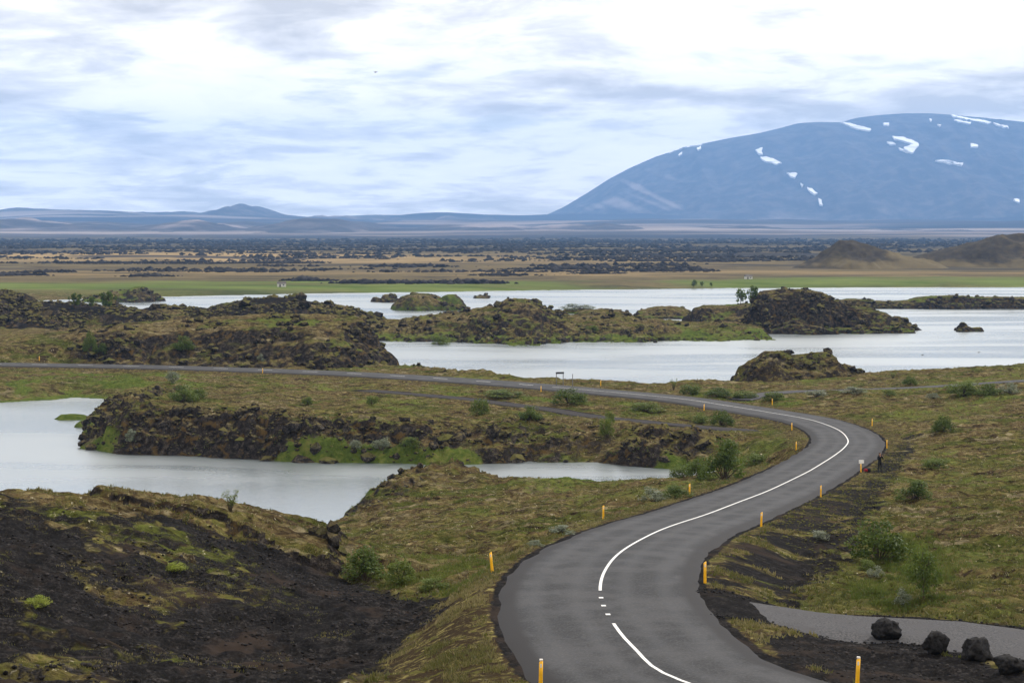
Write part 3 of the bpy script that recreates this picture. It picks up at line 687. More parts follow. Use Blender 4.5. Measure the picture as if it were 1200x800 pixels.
def build_ground():
    t = np.r_[np.linspace(-0.80, -0.36, 34, endpoint=False), np.linspace(-0.36, 0.36, 600), np.linspace(0.36, 0.80, 35)[1:]]
    ys = np.r_[np.linspace(-24, 42, 56, endpoint=False), np.geomspace(42, 110, 300, endpoint=False), np.geomspace(110, 335, 400, endpoint=False),
               np.geomspace(335, 820, 120, endpoint=False), np.geomspace(820, 13500, 150)]
    T_, Y = np.meshgrid(t, ys); X = (T_ * (Y + 25)).ravel(); Y = Y.ravel(); nr, nc = len(ys), len(t)
    z, rr, tm, turf, rockm, sdw = ground(X, Y, True, True)
    A, B = mk_masks(len(X))
    def soft(poly, w, extent=None):
        out = np.zeros(X.shape); P = np.array(poly)
        c = (X > P[:, 0].min() - w * 2) & (X < P[:, 0].max() + w * 2) & (Y > P[:, 1].min() - w * 2) & (Y < P[:, 1].max() + w * 2)
        if c.any():
            q, _, _ = seg_dist(X[c], Y[c], P); q = np.where(inside(X[c], Y[c], P), q, -q)
            out[c] = sstep(q, -w, w)
        return out
    cin = soft(CIN, 2.0) * 0.95
    patch = sstep(fbm(X, Y, 11, 3, 401) + 0.12 * np.clip((-X - 8) / 12, 0, 1), 0.12, 0.42)      # thin growth on the cinders of the hill
    cin *= 1 - (0.36 * patch + 0.33 * sstep(fbm(X, Y, 2.5, 3, 403), 0.1, 0.4)) * sstep(-X, 7, 14)
    cin = np.where(turf > 0.5, 0, cin)
    berm = soft(BERM, 0.7); emr = soft(EMR, 1.6) * np.clip(0.72 - 0.9 * fbm(X, Y, 4.0, 2, 925), 0, 1)
    path = np.zeros(X.shape); c = (Y > 55) & (Y < 220) & (X > 0) & (X < 70)
    q, _, _ = seg_dist(X[c], Y[c], PATH, False); path[c] = (1 - sstep(q + fbm(X[c], Y[c], 2.2, 3, 477) * 1.2, 0.2, 1.7)) * 0.66
    shoulder = (1 - sstep(rr, 3.9, 4.5)) * 1.0
    A[:, 0] = np.clip(np.maximum.reduce([cin, berm, emr, path, shoulder, (1 - sstep(tm, 0.1, 0.8)) * 0.85]), 0, 1)
    A[:, 0] = np.maximum(A[:, 0], sstep(fbm(X * 0.25, Y, 140, 5, 461), 0.35 - 0.3 * sstep(Y, 1500, 2600), 0.55 - 0.3 * sstep(Y, 1500, 2600)) * sstep(Y, 950, 1200))
    lush = np.zeros(X.shape)
    for q in LUSH: lush = np.maximum(lush, soft(q, 3.5) * 0.72)
    lush = np.maximum(lush * (0.55 + 0.9 * fbm(X, Y, 6, 3, 423)), (1 - sstep(sdw, 0.4, 2.4)) * (Y < 420) * (0.60 - 0.7 * rockm + 0.7 * fbm(X, Y, 9, 2, 424)))
    lush = np.maximum(lush, 0.45 * sstep(fbm(X, Y, 24, 3, 421), 0.12, 0.5) * (Y < 420) * (Y > 60))
    fringe = sstep(fbm(X, Y, 13, 2, 425), 0.02, 0.28) * (1 - sstep(sdw, 0.8, 3.2)) * (Y < 420)
    lush = np.maximum(lush, fringe * 0.95)
    A[:, 1] = np.clip(lush, 0, 1); A[:, 2] = (1 - 0.95 * fringe) * np.clip(np.maximum(rockm * 1.15, (turf > 0.03) * (turf < 0.97) * (Y < 100) * 1.0), 0, 1)
    A[:, 3] = np.clip(np.maximum(soft(EMB, 1.4) * 0.9, (1 - sstep(rr, 5.6, 8.0)) * 0.62), 0, 1)
    A[:, 3] = np.maximum(A[:, 3], sstep(fbm(X, Y, 30, 2, 431), 0.15, 0.5) * 0.35 * (Y < 420))
    fy = Y + fbm(X, Y, 120, 3, 441) * 60
    B[:, 0] = sstep(Y, 640, 720); B[:, 2] = np.clip(0.75 + 0.8 * fbm(X * 0.5, Y, 60, 4, 447), 0.2, 1) * sstep(fy, 640, 700) * (1 - sstep(Y + fbm(X, Y, 90, 4, 445) * 70 - 60 * sstep(X, 60, 200), 790, 850)) * 0.85
    band = np.exp(-((fy - (1500 - X * 0.35)) / 260.0) ** 2) * sstep(-X, -320, 250) + 0.5 * np.exp(-((fy - 1000) / 70.0) ** 2)
    B[:, 1] = np.clip(band, 0, 1) * 0.9; B[:, 3] = sstep(Y + fbm(X, Y, 900, 3, 451) * 500, 4900, 5600)
    Fc = grid_faces(nr, nc); Fc = Fc[(z[Fc] > -1.2).any(1)]
    V, Fc, at = compact(np.stack([X, Y, z], 1), Fc, {'mask_a': A, 'mask_b': B})
    return link('ground', mesh_from('ground', V, Fc, M['ground'], True, at), None, 'brown and green heath ground with black cinder slopes', 'ground', kind='structure')
GROUND = build_ground()

def sheet(name, x0, x1, y0, y1, z, mat, label, cat):
    me = mesh_from(name, [(x0, y0, z), (x1, y0, z), (x1, y1, z), (x0, y1, z)], [(0, 1, 2, 3)], mat, False)
    return link(name, me, None, label, cat, kind='structure')
sheet('pond_water', -330, 60, 100, 263, 0.0, M['water'], 'rippled water of the small lake below the road', 'water')
sheet('lake_water', -700, 900, 267, 900, 0.0, M['water'], 'pale rippled water of the large lake beyond the road', 'water')

# ------------------------------------------------------------------ road, paint and tracks
def strip(C, N, Z, offs, zoffs):
    n = len(C); k = len(offs)
    V = np.zeros((n, k, 3))
    for j, (o, zo) in enumerate(zip(offs, zoffs)):
        oo = o if np.ndim(o) else np.full(n, o)
        V[:, j, 0] = C[:, 0] + N[:, 0] * oo; V[:, j, 1] = C[:, 1] + N[:, 1] * oo; V[:, j, 2] = Z + zo
    return V.reshape(-1, 3), grid_faces(n, k)[:, ::-1]
n_ = len(RC)
wob = fbm(RS, RS * 0, 3.0, 3, 501) * 0.10; wob2 = fbm(RS, RS * 0 + 50, 3.0, 3, 507) * 0.10
offs = [-HALF - 0.75 + wob * 2, -HALF - 0.25 + wob, -2.9, -1.5, 0.0, 1.5, 2.9, HALF + 0.25 + wob2, HALF + 0.75 + wob2 * 2]
Vr, Fr = strip(RC, RN, RZ, offs, [-0.20, -0.02, 0.0, 0.02, 0.03, 0.02, 0.0, -0.02, -0.20])
acr = np.stack([o if np.ndim(o) else np.full(n_, o) for o in offs], 1).ravel()
ROAD = link('road', mesh_from('road', Vr, Fr, M['asphalt'], True, {'across': acr}), None, 'grey asphalt road winding in an S-bend', 'road', kind='structure')
sx = RC[:, 0] / RC[:, 1] * F + 600; sy = YH + F * (ZC - RZ) / RC[:, 1]
def s_at(px, py): return RS[int(np.argmin((sx - px) ** 2 + (sy - py) ** 2))]
def paint(name, s0, s1, half=0.06, zo=0.036):
    s = np.arange(s0, s1 + 1e-6, min(0.5, (s1 - s0) / 2))
    C = np.stack([np.interp(s, RS, RC[:, 0]), np.interp(s, RS, RC[:, 1])], 1); N = np.stack([np.interp(s, RS, RN[:, 0]), np.interp(s, RS, RN[:, 1])], 1)
    V, Fp = strip(C, N, np.interp(s, RS, RZ), [-half, half], [zo, zo])
    return link(name, mesh_from(name, V, Fp, M['paint'], True), ROAD)
sA, sB = s_at(717, 728), s_at(703, 690); sC = s_at(648, 452.7)
paint('centre_line', 2, sA - 0.2); paint('centre_line', sB, sC)
gap = sB - sA
for q in (0.17, 0.45, 0.72): paint('line_dash', sA + gap * q, sA + gap * q + 0.26, 0.085)
s = sC + 4
while s < RS[-1] - 8:
    paint('line_dash', s, s + 3.0, 0.09); s += 9.0

def track(key, name, label, mat):
    C = TRC[key]; T = np.gradient(C, axis=0); T /= np.linalg.norm(T, axis=1)[:, None]; N = np.stack([-T[:, 1], T[:, 0]], 1)
    w = TR[key][1]; L = np.arange(len(C)) * 1.5
    offs = [np.full(len(C), o * w) + fbm(L, L * 0 + o * 9, 4, 3, 521) * 0.35 * abs(o) for o in np.linspace(-1, 1, 9)]
    V = []
    P = np.stack([np.stack([C[:, 0] + N[:, 0] * o, C[:, 1] + N[:, 1] * o], 1) for o in offs], 1)
    z = ground(P[..., 0].ravel(), P[..., 1].ravel()).reshape(P.shape[:2])
    for _ in range(2): z = np.stack([smooth1(z[:, k], 3) for k in range(9)], 1)
    z[:, 1:-1] += 0.07; z[:, [0, -1]] -= 0.12
    rr, _, _ = seg_dist(P[..., 0], P[..., 1], RC4, False)
    z = np.where(rr < 3.7, z - 0.25, z)
    V = np.concatenate([P, z[..., None]], 2).reshape(-1, 3)
    return link(name, mesh_from(name, V, grid_faces(len(C), 9)[:, ::-1], M[mat], True), None, label, 'track', kind='structure')
track('lay_by', 'gravel_track', 'grey gravel turn-off leaving the road beside the boulders', 'track')
track('old_track', 'cinder_track', 'dark cinder track through the heath below the road', 'gravel')
track('side_track', 'side_track', 'narrow grey side track passing below the lava mound', 'track')

# ------------------------------------------------------------------ far hills and the mountain
def far_mass(name, sl, dc, front, back, nu, nv, seed, amp, mat, label, pow_=1.25, pale_fn=None, foot=0.0):
    sl = np.array(sl, float)
    us = np.linspace(sl[0, 0], sl[-1, 0], nu)
    sy_ = np.interp(us, sl[:, 0], sl[:, 1]); sy_ = smooth1(sy_, max(2, nu // 160))
    zc = ZC - (sy_ - YH) / F * dc; xs = (us - 600) / F * dc
    v = np.r_[np.linspace(-1, 0, int(nv * .8), endpoint=False), np.linspace(0, 1, nv - int(nv * .8))]
    X = np.tile(xs, (nv, 1)); V_ = np.tile(v[:, None], (1, nu)); Zc = np.tile(zc, (nv, 1))
    fr = front * np.clip(0.35 + 0.65 * Zc / zc.max(), 0.35, 1)
    Y = dc + np.where(V_ < 0, V_ * fr, V_ * back)
    p = np.where(V_ < 0, 1 + V_, 1 - V_ * 0.35)
    prof = np.where(V_ < 0, 0.55 * p ** pow_ + 0.45 * sstep(p, 0.08, 0.92), p)
    n = ridged(X, Y * 0.35, 900 * amp[1], 4, seed) * amp[0] + fbm(X, Y, 2200 * amp[1], 3, seed + 4) * amp[0] * 0.8
    Z = foot + (Zc - foot) * prof + n * np.where(V_ < 0, 4 * p * (1 - p), 0.0) * np.clip(Zc / zc.max(), 0.35, 1)
    Z = np.where(V_ < -0.985, Z - 40, Z)
    pale = pale_fn(X, Y, Z, prof) if pale_fn is not None else np.zeros(X.shape)
    V = np.stack([X, Y, Z], 2).reshape(-1, 3)
    o = link(name, mesh_from(name, V, grid_faces(nv, nu), M[mat], True, {'pale': pale.ravel()}), None, label, name, kind='structure')
    return o, (X, Y, Z)

def pale_mt(X, Y, Z, prof):
    streak = sstep(ridged(X * 1.0 + Z * 1.4, Z * 0.12, 420, 3, 611), 0.35, 0.8) * (1 - sstep(X, 1400, 2600))
    return 0.10 * (1 - sstep(Z, 60, 230)) + 0.22 * streak * sstep(Z, 80, 300) + 0.14 * sstep(Z, 900, 1040) - 0.10 * sstep(Z, 240, 400)
MT, (mx_, my_, mz_) = far_mass('mountain', [(560, 262), (600, 259), (622, 257), (640, 252), (660, 243), (690, 225), (715, 209), (740, 196), (770, 183), (800, 174), (830, 167), (860, 161), (890, 156),
    (915, 150), (935, 144.5), (960, 143), (985, 143.5), (1005, 138), (1030, 135), (1060, 133), (1090, 133), (1120, 135), (1150, 138), (1180, 141), (1210, 144), (1300, 155), (1420, 180), (1560, 215)],
    15500, 4300, 2500, 520, 170, 601, (120, 0.75), 'mountain', 'broad flat-topped blue mountain streaked with snow across the lake', 1.15, pale_mt)
def pale_h(X, Y, Z, prof): return 0.30 * fbm(X + Y * 0.4, Y * 0.5 + Z * 4, 1100, 4, 631) + 0.02  # pale streaks that also put the shading of the folds into colour
far_mass('hills', [(-400, 250), (-200, 247), (0, 246), (60, 246), (120, 248), (200, 249), (255, 250), (275, 247), (292, 242.5), (302, 241.5), (315, 245), (335, 252), (370, 255), (420, 253), (470, 252), (540, 254), (570, 255), (600, 258), (640, 261), (700, 264), (800, 268)],
    13500, 3600, 1500, 360, 70, 621, (70, 0.55), 'mountain', 'long low blue hills with one rounded top beyond the lava plain', 1.0, pale_h)
far_mass('foothills', [(-300, 263), (0, 262), (60, 265), (110, 259), (170, 263), (240, 266), (300, 261), (340, 266), (400, 259), (440, 262), (480, 268), (560, 263), (620, 267), (700, 265), (760, 269), (850, 267), (930, 270), (1000, 267), (1100, 270), (1250, 268), (1500, 268)],
    8600, 3100, 1200, 480, 90, 641, (34, 0.42), 'mountain', 'pale wavy slopes at the foot of the blue hills and mountain', 0.8, lambda X, Y, Z, p: 0.30 * fbm(X * 0.8 + Y * 0.3, Y * 0.5 + Z * 9, 700, 4, 651) + 0.06)

def on_mountain(px, py):
    u = np.linspace(560, 1560, 520); j = int(np.clip(np.searchsorted(u, px), 1, 519))
    best = None
    # walk up the column whose points line up with the pixel (columns are almost radial)
    ax = mx_ / my_ * F + 600; ay = YH + F * (ZC - mz_) / my_
    nvf = int(170 * .8)
    q = (ax[:nvf] - px) ** 2 + (ay[:nvf] - py) ** 2
    idx = np.argsort(q.ravel())[:4]; w = 1 / (q.ravel()[idx] + 0.02); w /= w.sum()
    return np.array([(mx_[:nvf].ravel()[idx] * w).sum(), (my_[:nvf].ravel()[idx] * w).sum(), (mz_[:nvf].ravel()[idx] * w).sum()])
snow = ["755,50 790,57 830,68 825,72 790,66", "857,53 872,52 873,58 860,58", "880,85 905,86 935,98 945,105 930,125 920,123 908,112 930,104 905,95 885,93", "983,143 1010,143 1050,150 1048,155 1015,150",
        "1070,103 1088,106 1087,111 1072,110", "1023,33 1060,40 1100,47 1120,50 1115,54 1070,46 1030,38", "1030,44 1070,52 1068,55 1040,50", "1125,53 1160,60 1162,65 1140,60", "968,42 977,44 975,49", "990,55 998,57 995,60",
        "338,120 352,115 354,119 342,125", "388,104 410,97 425,98 415,106 395,108", "362,110 380,105 378,110 366,115", "405,115 415,110 417,115 408,119", "362,128 370,123 371,128 364,132",
        "549,118 565,112 563,120 567,128 555,127", "560,135 580,135 612,150 600,152 570,145", "625,173 650,175 643,186 632,181", "673,208 685,213 698,224 692,226 680,218", "700,236 708,240 711,252 704,250", "657,198 664,203 661,206",
        "1175,236 1188,238 1187,246 1178,245", "868,98 880,100 888,105 875,105", "895,112 910,120 918,124 900,118"]
for q in snow:
    P = np.array([[float(a) for a in s_.split(',')] for s_ in q.split()])
    P = np.stack([620 + P[:, 0] / 2.069, 120 + P[:, 1] / 2.069], 1)
    R = []
    for i in range(len(P)):
        a, b = P[i], P[(i + 1) % len(P)]; k = max(1, int(np.hypot(*(b - a)) / 2.5))
        for t in np.linspace(0, 1, k, endpoint=False): R.append(a + (b - a) * t + RNG.normal(0, 0.28, 2))
    W3 = [on_mountain(*r) + np.array([0, -14, 12]) for r in R]
    bm_me = bpy.data.meshes.new('snow_patch')
    n = len(W3)
    lower = [w - np.array([0, -20, 25]) for w in W3]
    from mathutils.geometry import tessellate_polygon
    tris = tessellate_polygon([[Vector((r[0], r[1], 0)) for r in R]])
    faces = [tuple(t) for t in tris] + [(i, (i + 1) % n, n + (i + 1) % n, n + i) for i in range(n)]
    link('snow_patch', mesh_from('snow_patch', np.array(W3 + lower), faces, M['snow'], False), MT)

# ------------------------------------------------------------------ rocks
def rock_mesh(seed, sub=2, flat=0.75, spike=0.35):
    import bmesh
    bm = bmesh.new(); bmesh.ops.create_icosphere(bm, subdivisions=sub, radius=1.0)
    r = random.Random(seed)
    cuts = [Vector((r.gauss(0, 1), r.gauss(0, 1), r.gauss(0, 1))).normalized() for _ in range(7)]
    dist = [r.uniform(0.55, 0.92) for _ in cuts]
    for v in bm.verts:
        for c, d in zip(cuts, dist):
            k = v.co.dot(c)
            if k > d: v.co -= c * (k - d) * 0.9
        h = math.sin(v.co.x * 5.1 + seed) * math.sin(v.co.y * 4.3 + seed * 2) * math.sin(v.co.z * 4.7 + seed * 3)
        v.co *= 1 + spike * 0.5 * h + r.uniform(-0.07, 0.07)
        v.co.z *= flat
    me = bpy.data.meshes.new('lava_rock'); bm.to_mesh(me); bm.free()
    return me
ROCKS = []
for k in range(10):
    me = rock_mesh(700 + k, 1, random.uniform(0.6, 1.0), 0.6); me.materials.append(M['lava']); ROCKS.append(me)
RV = [np.array([v.co for v in me.vertices]) for me in ROCKS]; RF = [np.array([p.vertices for p in me.polygons]) for me in ROCKS]

def add_rocks(parent, pts, sizes, name='lava_rock'):
    for (x, y, z), s_ in zip(pts, sizes):
        o = bpy.data.objects.new(name, ROCKS[random.randrange(10)]); COL.objects.link(o); o.parent = parent
        o.location = (x, y, z + s_ * random.uniform(-0.25, 0.2)); o.rotation_euler = (random.uniform(-.4, .4), random.uniform(-.4, .4), random.uniform(0, 6.28))
        o.scale = (s_ * random.uniform(.8, 1.3), s_ * random.uniform(.8, 1.2), s_ * random.uniform(.65, 1.15))

def rubble(name, pts, sizes, label, cat, parent=None, mat='lava'):
    Vs, Fs, base = [], [], 0
    for (x, y, z), s_ in zip(pts, sizes):
        k = random.randrange(10); a = random.uniform(0, 6.28); c, q = math.cos(a), math.sin(a)
        P = RV[k] * np.array([s_ * random.uniform(.8, 1.4), s_ * random.uniform(.8, 1.2), s_ * random.uniform(.6, 1.0)])
        P = np.stack([P[:, 0] * c - P[:, 1] * q + x, P[:, 0] * q + P[:, 1] * c + y, P[:, 2] + z], 1)
        Vs.append(P); Fs.append(RF[k] + base); base += len(P)
    return link(name, mesh_from(name, np.vstack(Vs), np.vstack(Fs), M[mat], True), parent, None if parent else label, None if parent else cat, kind='stuff')

def mound_pts(key, n, lo=0.03, hi=0.9, power=1.0, back=False):
    """points on the steep, stony stretches of a mound's lake side"""
    m = D[key]; out = []
    while len(out) < n:
        X = RNG.uniform(m.X[0], m.X[-1], 4000); Y = RNG.uniform(m.dc - m.front * 1.05, m.dc + (m.back * .4 if back else m.front * 0.15), 4000)
        z = m.height(X, Y); zx = m.height(X + 1.0, Y); zy = m.height(X, Y + 1.0); s_ = np.hypot(zx - z, zy - z)
        g = ground(X, Y, False)
        ok = (z > 0.1) & (z > g - 0.2) & (RNG.uniform(0, 1, 4000) < np.clip(s_ * 0.9, 0.03, 1) ** power) & (fbm(X, Y, 12, 2, m.seed + 60) > -0.15)
        if key == 'hill_left': ok &= (X / Y * F + 600 > 85)
        out += list(zip(X[ok], Y[ok], z[ok]))
        if len(out) == 0: break
    return out[:n]
def sizes(n, a, b): return a + (b - a) * RNG.power(0.55, n)
for key, n, a, b in (('hill_left', 240, 0.45, 1.5), ('ridge_left', 290, 0.7, 2.3), ('island_central', 260, 0.5, 1.6), ('mound_big', 230, 0.5, 1.7), ('mound_near', 110, 0.35, 1.0), ('spit_right', 150, 0.6, 1.6),
                     ('island_green', 16, 0.6, 1.6), ('islet_double', 14, 0.7, 1.7), ('islet_flat', 8, 0.6, 1.1), ('islet_right', 22, 0.4, 1.0), ('point_left', 26, 0.7, 1.6), ('island_brown', 26, 0.5, 1.1),
                     ('island_mossy', 18, 0.5, 1.0), ('island_birch', 22, 0.5, 1.1), ('crag_shore', 24, 0.5, 1.2)):
    add_rocks(LAND[key], mound_pts(key, n, back=(key == 'ridge_left')), sizes(n, a, b))
pr = mound_pts('ridge_left', 2600, power=0.6, back=True); rubble('lava_rubble', pr, sizes(len(pr), 0.35, 1.1), 'loose grey lava rubble covering the low ridge by the lake', 'rubble')

# rocks of the ground sheet: crags of the near peninsula and broken banks
def bank_pts(n, x0, x1, y0, y1, thr=0.45):
    out = []
    while len(out) < n:
        X = RNG.uniform(x0, x1, 8000); Y = RNG.uniform(y0, y1, 8000)
        z, rr, tm, tf, rk, sd = ground(X, Y, True, True)
        ok = (rk > thr) & (z > 0.05) & (rr > 6) & (RNG.uniform(0, 1, 8000) < rk)
        out += list(zip(X[ok], Y[ok], z[ok]))
    return out[:n]
pts = bank_pts(230, -62, 30, 178, 246)
add_rocks(GROUND, pts, sizes(230, 0.35, 1.35))
pts = bank_pts(45, -32, -8, 130, 172); add_rocks(GROUND, pts, sizes(45, 0.25, 0.6))
pts = bank_pts(20, -30, 20, 268, 330, 0.3); add_rocks(GROUND, pts, sizes(20, 0.3, 0.7))
pts = bank_pts(1500, -64, 32, 176, 248, 0.3); rubble('bank_stones', pts, sizes(1500, 0.12, 0.4), 'small broken lava stones strewn along the rocky pond bank', 'stones')
# crag at the end of the turf bench
cx, cy, cz = hit(386, 640)
crag = bpy.data.objects.new('crag', None); COL.objects.link(crag); crag.location = (cx, cy + 0.4, cz - 0.2)
crag['label'] = 'dark weathered lava crag at the end of the turf bench'; crag['category'] = 'crag'
for (dx, dy, dz, sc) in [(0.1, 0.2, 0.3, .62), (-0.5, 0.5, 0.6, .6), (0.35, 0.3, -0.3, .55), (-0.2, -0.1, -0.2, .5), (0.55, 0.2, -0.8, .5), (0.1, 0.6, 1.0, .5), (-0.9, 0.5, 0.75, .45), (0.3, -0.2, -0.75, .42), (-0.7, 0.1, 0.1, .4)]:
    o = bpy.data.objects.new('lava_rock', ROCKS[random.randrange(10)]); COL.objects.link(o); o.parent = crag
    o.location = (dx, dy, dz); o.scale = (sc, sc, sc * 1.15); o.rotation_euler = (random.uniform(-1, 1), random.uniform(-1, 1), random.uniform(0, 6))

# cinder stones on the black slopes, and the rough lava of the far plain
def scatter(n, x0, x1, y0, y1, fn):
    out = []
    while len(out) < n:
        X = RNG.uniform(x0, x1, 20000); Y = RNG.uniform(y0, y1, 20000); ok = fn(X, Y); out += list(zip(X[ok], Y[ok]))
    out = np.array(out[:n]); return out[:, 0], out[:, 1]
x, y = scatter(5200, -34, 2, 44, 96, lambda X, Y: inside(X, Y, CIN) & (np.abs(X) < Y * .34) & (fbm(X, Y, 6, 2, 811) > -0.1))
z = ground(x, y); rubble('cinder_stones', list(zip(x, y, z)), sizes(len(x), 0.025, 0.13), 'black cinder stones strewn over the bare hill slope', 'stones', mat='cinder')
x, y = scatter(1300, 8, 26, 46, 66, lambda X, Y: inside(X, Y, BERM)); z = ground(x, y)
rubble('berm_stones', list(zip(x, y, z)), sizes(len(x), 0.02, 0.09), 'black cinder gravel heaped around the boulders', 'stones', mat='cinder')
x, y = scatter(900, 5, 34, 50, 74, lambda X, Y: np.abs(seg_dist(X, Y, TRC['lay_by'], False)[0] - 2.7) < RNG.normal(0, 0.5, X.shape)); z = ground(x, y)
rubble('track_stones', list(zip(x, y, z + 0.03)), sizes(len(x), 0.02, 0.085), 'loose dark stones along the edges of the gravel turn-off', 'stones', mat='boulder')
x, y = scatter(2200, 15, 70, 60, 190, lambda X, Y: inside(X, Y, EMR)); z = ground(x, y)
rubble('slope_stones', list(zip(x, y, z)), sizes(len(x), 0.03, 0.14), 'dark stones on the road embankment', 'stones')
Yl = np.exp(RNG.uniform(math.log(900), math.log(4900), 120000)); Xl = Yl * RNG.uniform(-0.35, 0.35, 120000)
f = fbm(Xl * 0.55, Yl, 150, 5, 821)
ok = (f > np.interp(Yl, [900, 1300, 1900, 2600, 5000], [0.26, 0.18, 0.05, -0.10, -0.3])) & (RNG.uniform(0, 1, Xl.shape) < np.interp(Yl, [900, 1800, 5000], [0.55, 0.35, 0.25]))
ok &= ~((Xl > 130) & (Yl < 1230)) & (Yl > 1000)
Xl, Yl = Xl[ok][:15000], Yl[ok][:15000]
sz = (0.9 + 2.6 * RNG.power(0.5, len(Xl))) * np.interp(Yl, [880, 2000, 4900], [0.8, 1.5, 3.4])
# dark humps near the far shore, each a heap of rough lava
for px, py, w, h in [(15, 322, 80, 9), (60, 318, 70, 7), (175, 323, 60, 8), (120, 309, 130, 6), (265, 317, 30, 8), (230, 307, 90, 5), (360, 328, 60, 10), (425, 331, 70, 11), (465, 331, 60, 9), (505, 331, 46, 9), (555, 331, 90, 10), (590, 322, 80, 7),
                     (745, 334, 24, 8), (775, 334, 20, 9), (660, 315, 120, 8), (700, 320, 70, 6), (480, 312, 120, 7), (330, 306, 90, 5), (840, 307, 60, 6), (540, 296, 200, 7), (120, 292, 220, 6), (560, 288, 60, 8), (850, 295, 200, 5), (720, 296, 180, 5), (330, 294, 160, 6)]:
    d = F * (ZC - 2.6) / (py - YH); k = F / d; n = int(26 + w * 0.5)
    dx = RNG.normal(0, 0.30, n); Xh = (px - 600) / F * d + dx * w / k; Yh = d + RNG.normal(0, 0.16, n) * w / k
    Xl = np.r_[Xl, Xh]; Yl = np.r_[Yl, Yh]; sz = np.r_[sz, h / k * RNG.uniform(0.35, 1.0, n) * np.exp(-dx ** 2 * 3)]
zl = ground(Xl, Yl)
rubble('lava_field', list(zip(Xl, Yl, zl)), sz, 'dark rough lava field on the plain below the mountains', 'lava field', mat='lava_far')

# ------------------------------------------------------------------ bushes and trees
def leaf_cloud(seed, n, leaf, clumps, shape='dome', flat=1.0):
    r = np.random.default_rng(seed)
    C = []
    while len(C) < clumps:
        p = r.uniform(-1, 1, 3)
        if shape == 'dome':
            p[2] = abs(p[2])
            q = math.sqrt(p[0] ** 2 + p[1] ** 2 + p[2] ** 2)
            if 0.35 < q < 0.9: C.append((p[0] * 0.5, p[1] * 0.5, 0.08 + p[2] * 0.86))
        elif shape == 'tree':
            q = math.sqrt(p[0] ** 2 + p[1] ** 2 + p[2] ** 2)
            if q < 0.92: C.append((p[0] * 0.5 * (1.05 - .3 * p[2]), p[1] * 0.5, 0.58 + p[2] * 0.40))
        elif shape == 'sapling':
            a = r.uniform(0, 6.28); k = r.uniform(0.15, 1.0); C.append((0.46 * k * math.cos(a) * r.uniform(.3, 1), 0.4 * k * math.sin(a) * r.uniform(.3, 1), 0.15 + 0.8 * k * r.uniform(.6, 1)))
    C = np.array(C); R = r.uniform(0.10, 0.19, len(C)) * (0.62 if shape == 'sapling' else 1.0)
    k = r.integers(0, len(C), n)
    d = r.normal(0, 1, (n, 3)); d /= np.linalg.norm(d, axis=1)[:, None]
    P = C[k] + d * (R[k] * r.uniform(0.55, 1.12, n))[:, None]; P[:, 2] = np.maximum(P[:, 2], 0.01)
    nrm = d * 0.55 + r.normal(0, 0.6, (n, 3)) + np.array([0, 0, 0.35]); nrm /= np.linalg.norm(nrm, axis=1)[:, None]
    a = np.cross(nrm, r.normal(0, 1, (n, 3))); a /= np.linalg.norm(a, axis=1)[:, None]; b = np.cross(nrm, a)
    L = (leaf * r.uniform(0.6, 1.35, n))[:, None]
    V = np.stack([P - a * L, P + b * L * 0.55, P + a * L, P - b * L * 0.55], 1).reshape(-1, 3)
    tone = np.clip(r.normal(0.5, 0.16, n) + r.normal(0, 0.16, len(C))[k], 0, 1)
    return V, np.arange(4 * n).reshape(n, 4), np.repeat(tone, 4), C

def tube_mesh(paths, sides=5):
    Vs, Fs, base = [], [], 0
    for P, r0, r1 in paths:
        P = np.array(P); m = len(P)
        for i in range(m):
            t = P[min(i + 1, m - 1)] - P[max(i - 1, 0)]; t = t / (np.linalg.norm(t) + 1e-9)
            u = np.cross(t, [0.3, 1, 0.2]); u /= np.linalg.norm(u); w = np.cross(t, u); rr = r0 + (r1 - r0) * i / (m - 1)
            for s_ in range(sides):
                a = 6.283 * s_ / sides; Vs.append(P[i] + (u * math.cos(a) + w * math.sin(a)) * rr)
        for i in range(m - 1):
            for s_ in range(sides):
                q = (s_ + 1) % sides; Fs.append((base + i * sides + s_, base + i * sides + q, base + (i + 1) * sides + q, base + (i + 1) * sides + s_))
        Fs.append(tuple(base + (m - 1) * sides + s_ for s_ in range(sides))); base += m * sides
    return np.array(Vs), Fs

def branches(C, seed, trunk=False, n=12, r0=0.022):
    r = np.random.default_rng(seed); paths = []
    if trunk:
        paths.append(([(0, 0, -0.05), (0.02, 0.0, 0.18), (-0.02, 0.01, 0.42), (0.02, 0, 0.72)], r0 * 2.0, r0 * 0.6))
    for c in C[r.permutation(len(C))[:n]]:
        s_ = np.array([0.0, 0, 0.25 + 0.3 * r.random()]) if trunk else np.array([c[0] * .15, c[1] * .15, -0.03])
        mid = (s_ + c) / 2 + r.normal(0, 0.03, 3); mid[2] += 0.02
        paths.append(([s_, mid, c], r0 * (0.7 if trunk else 1.0), r0 * 0.3))
    return tube_mesh(paths)

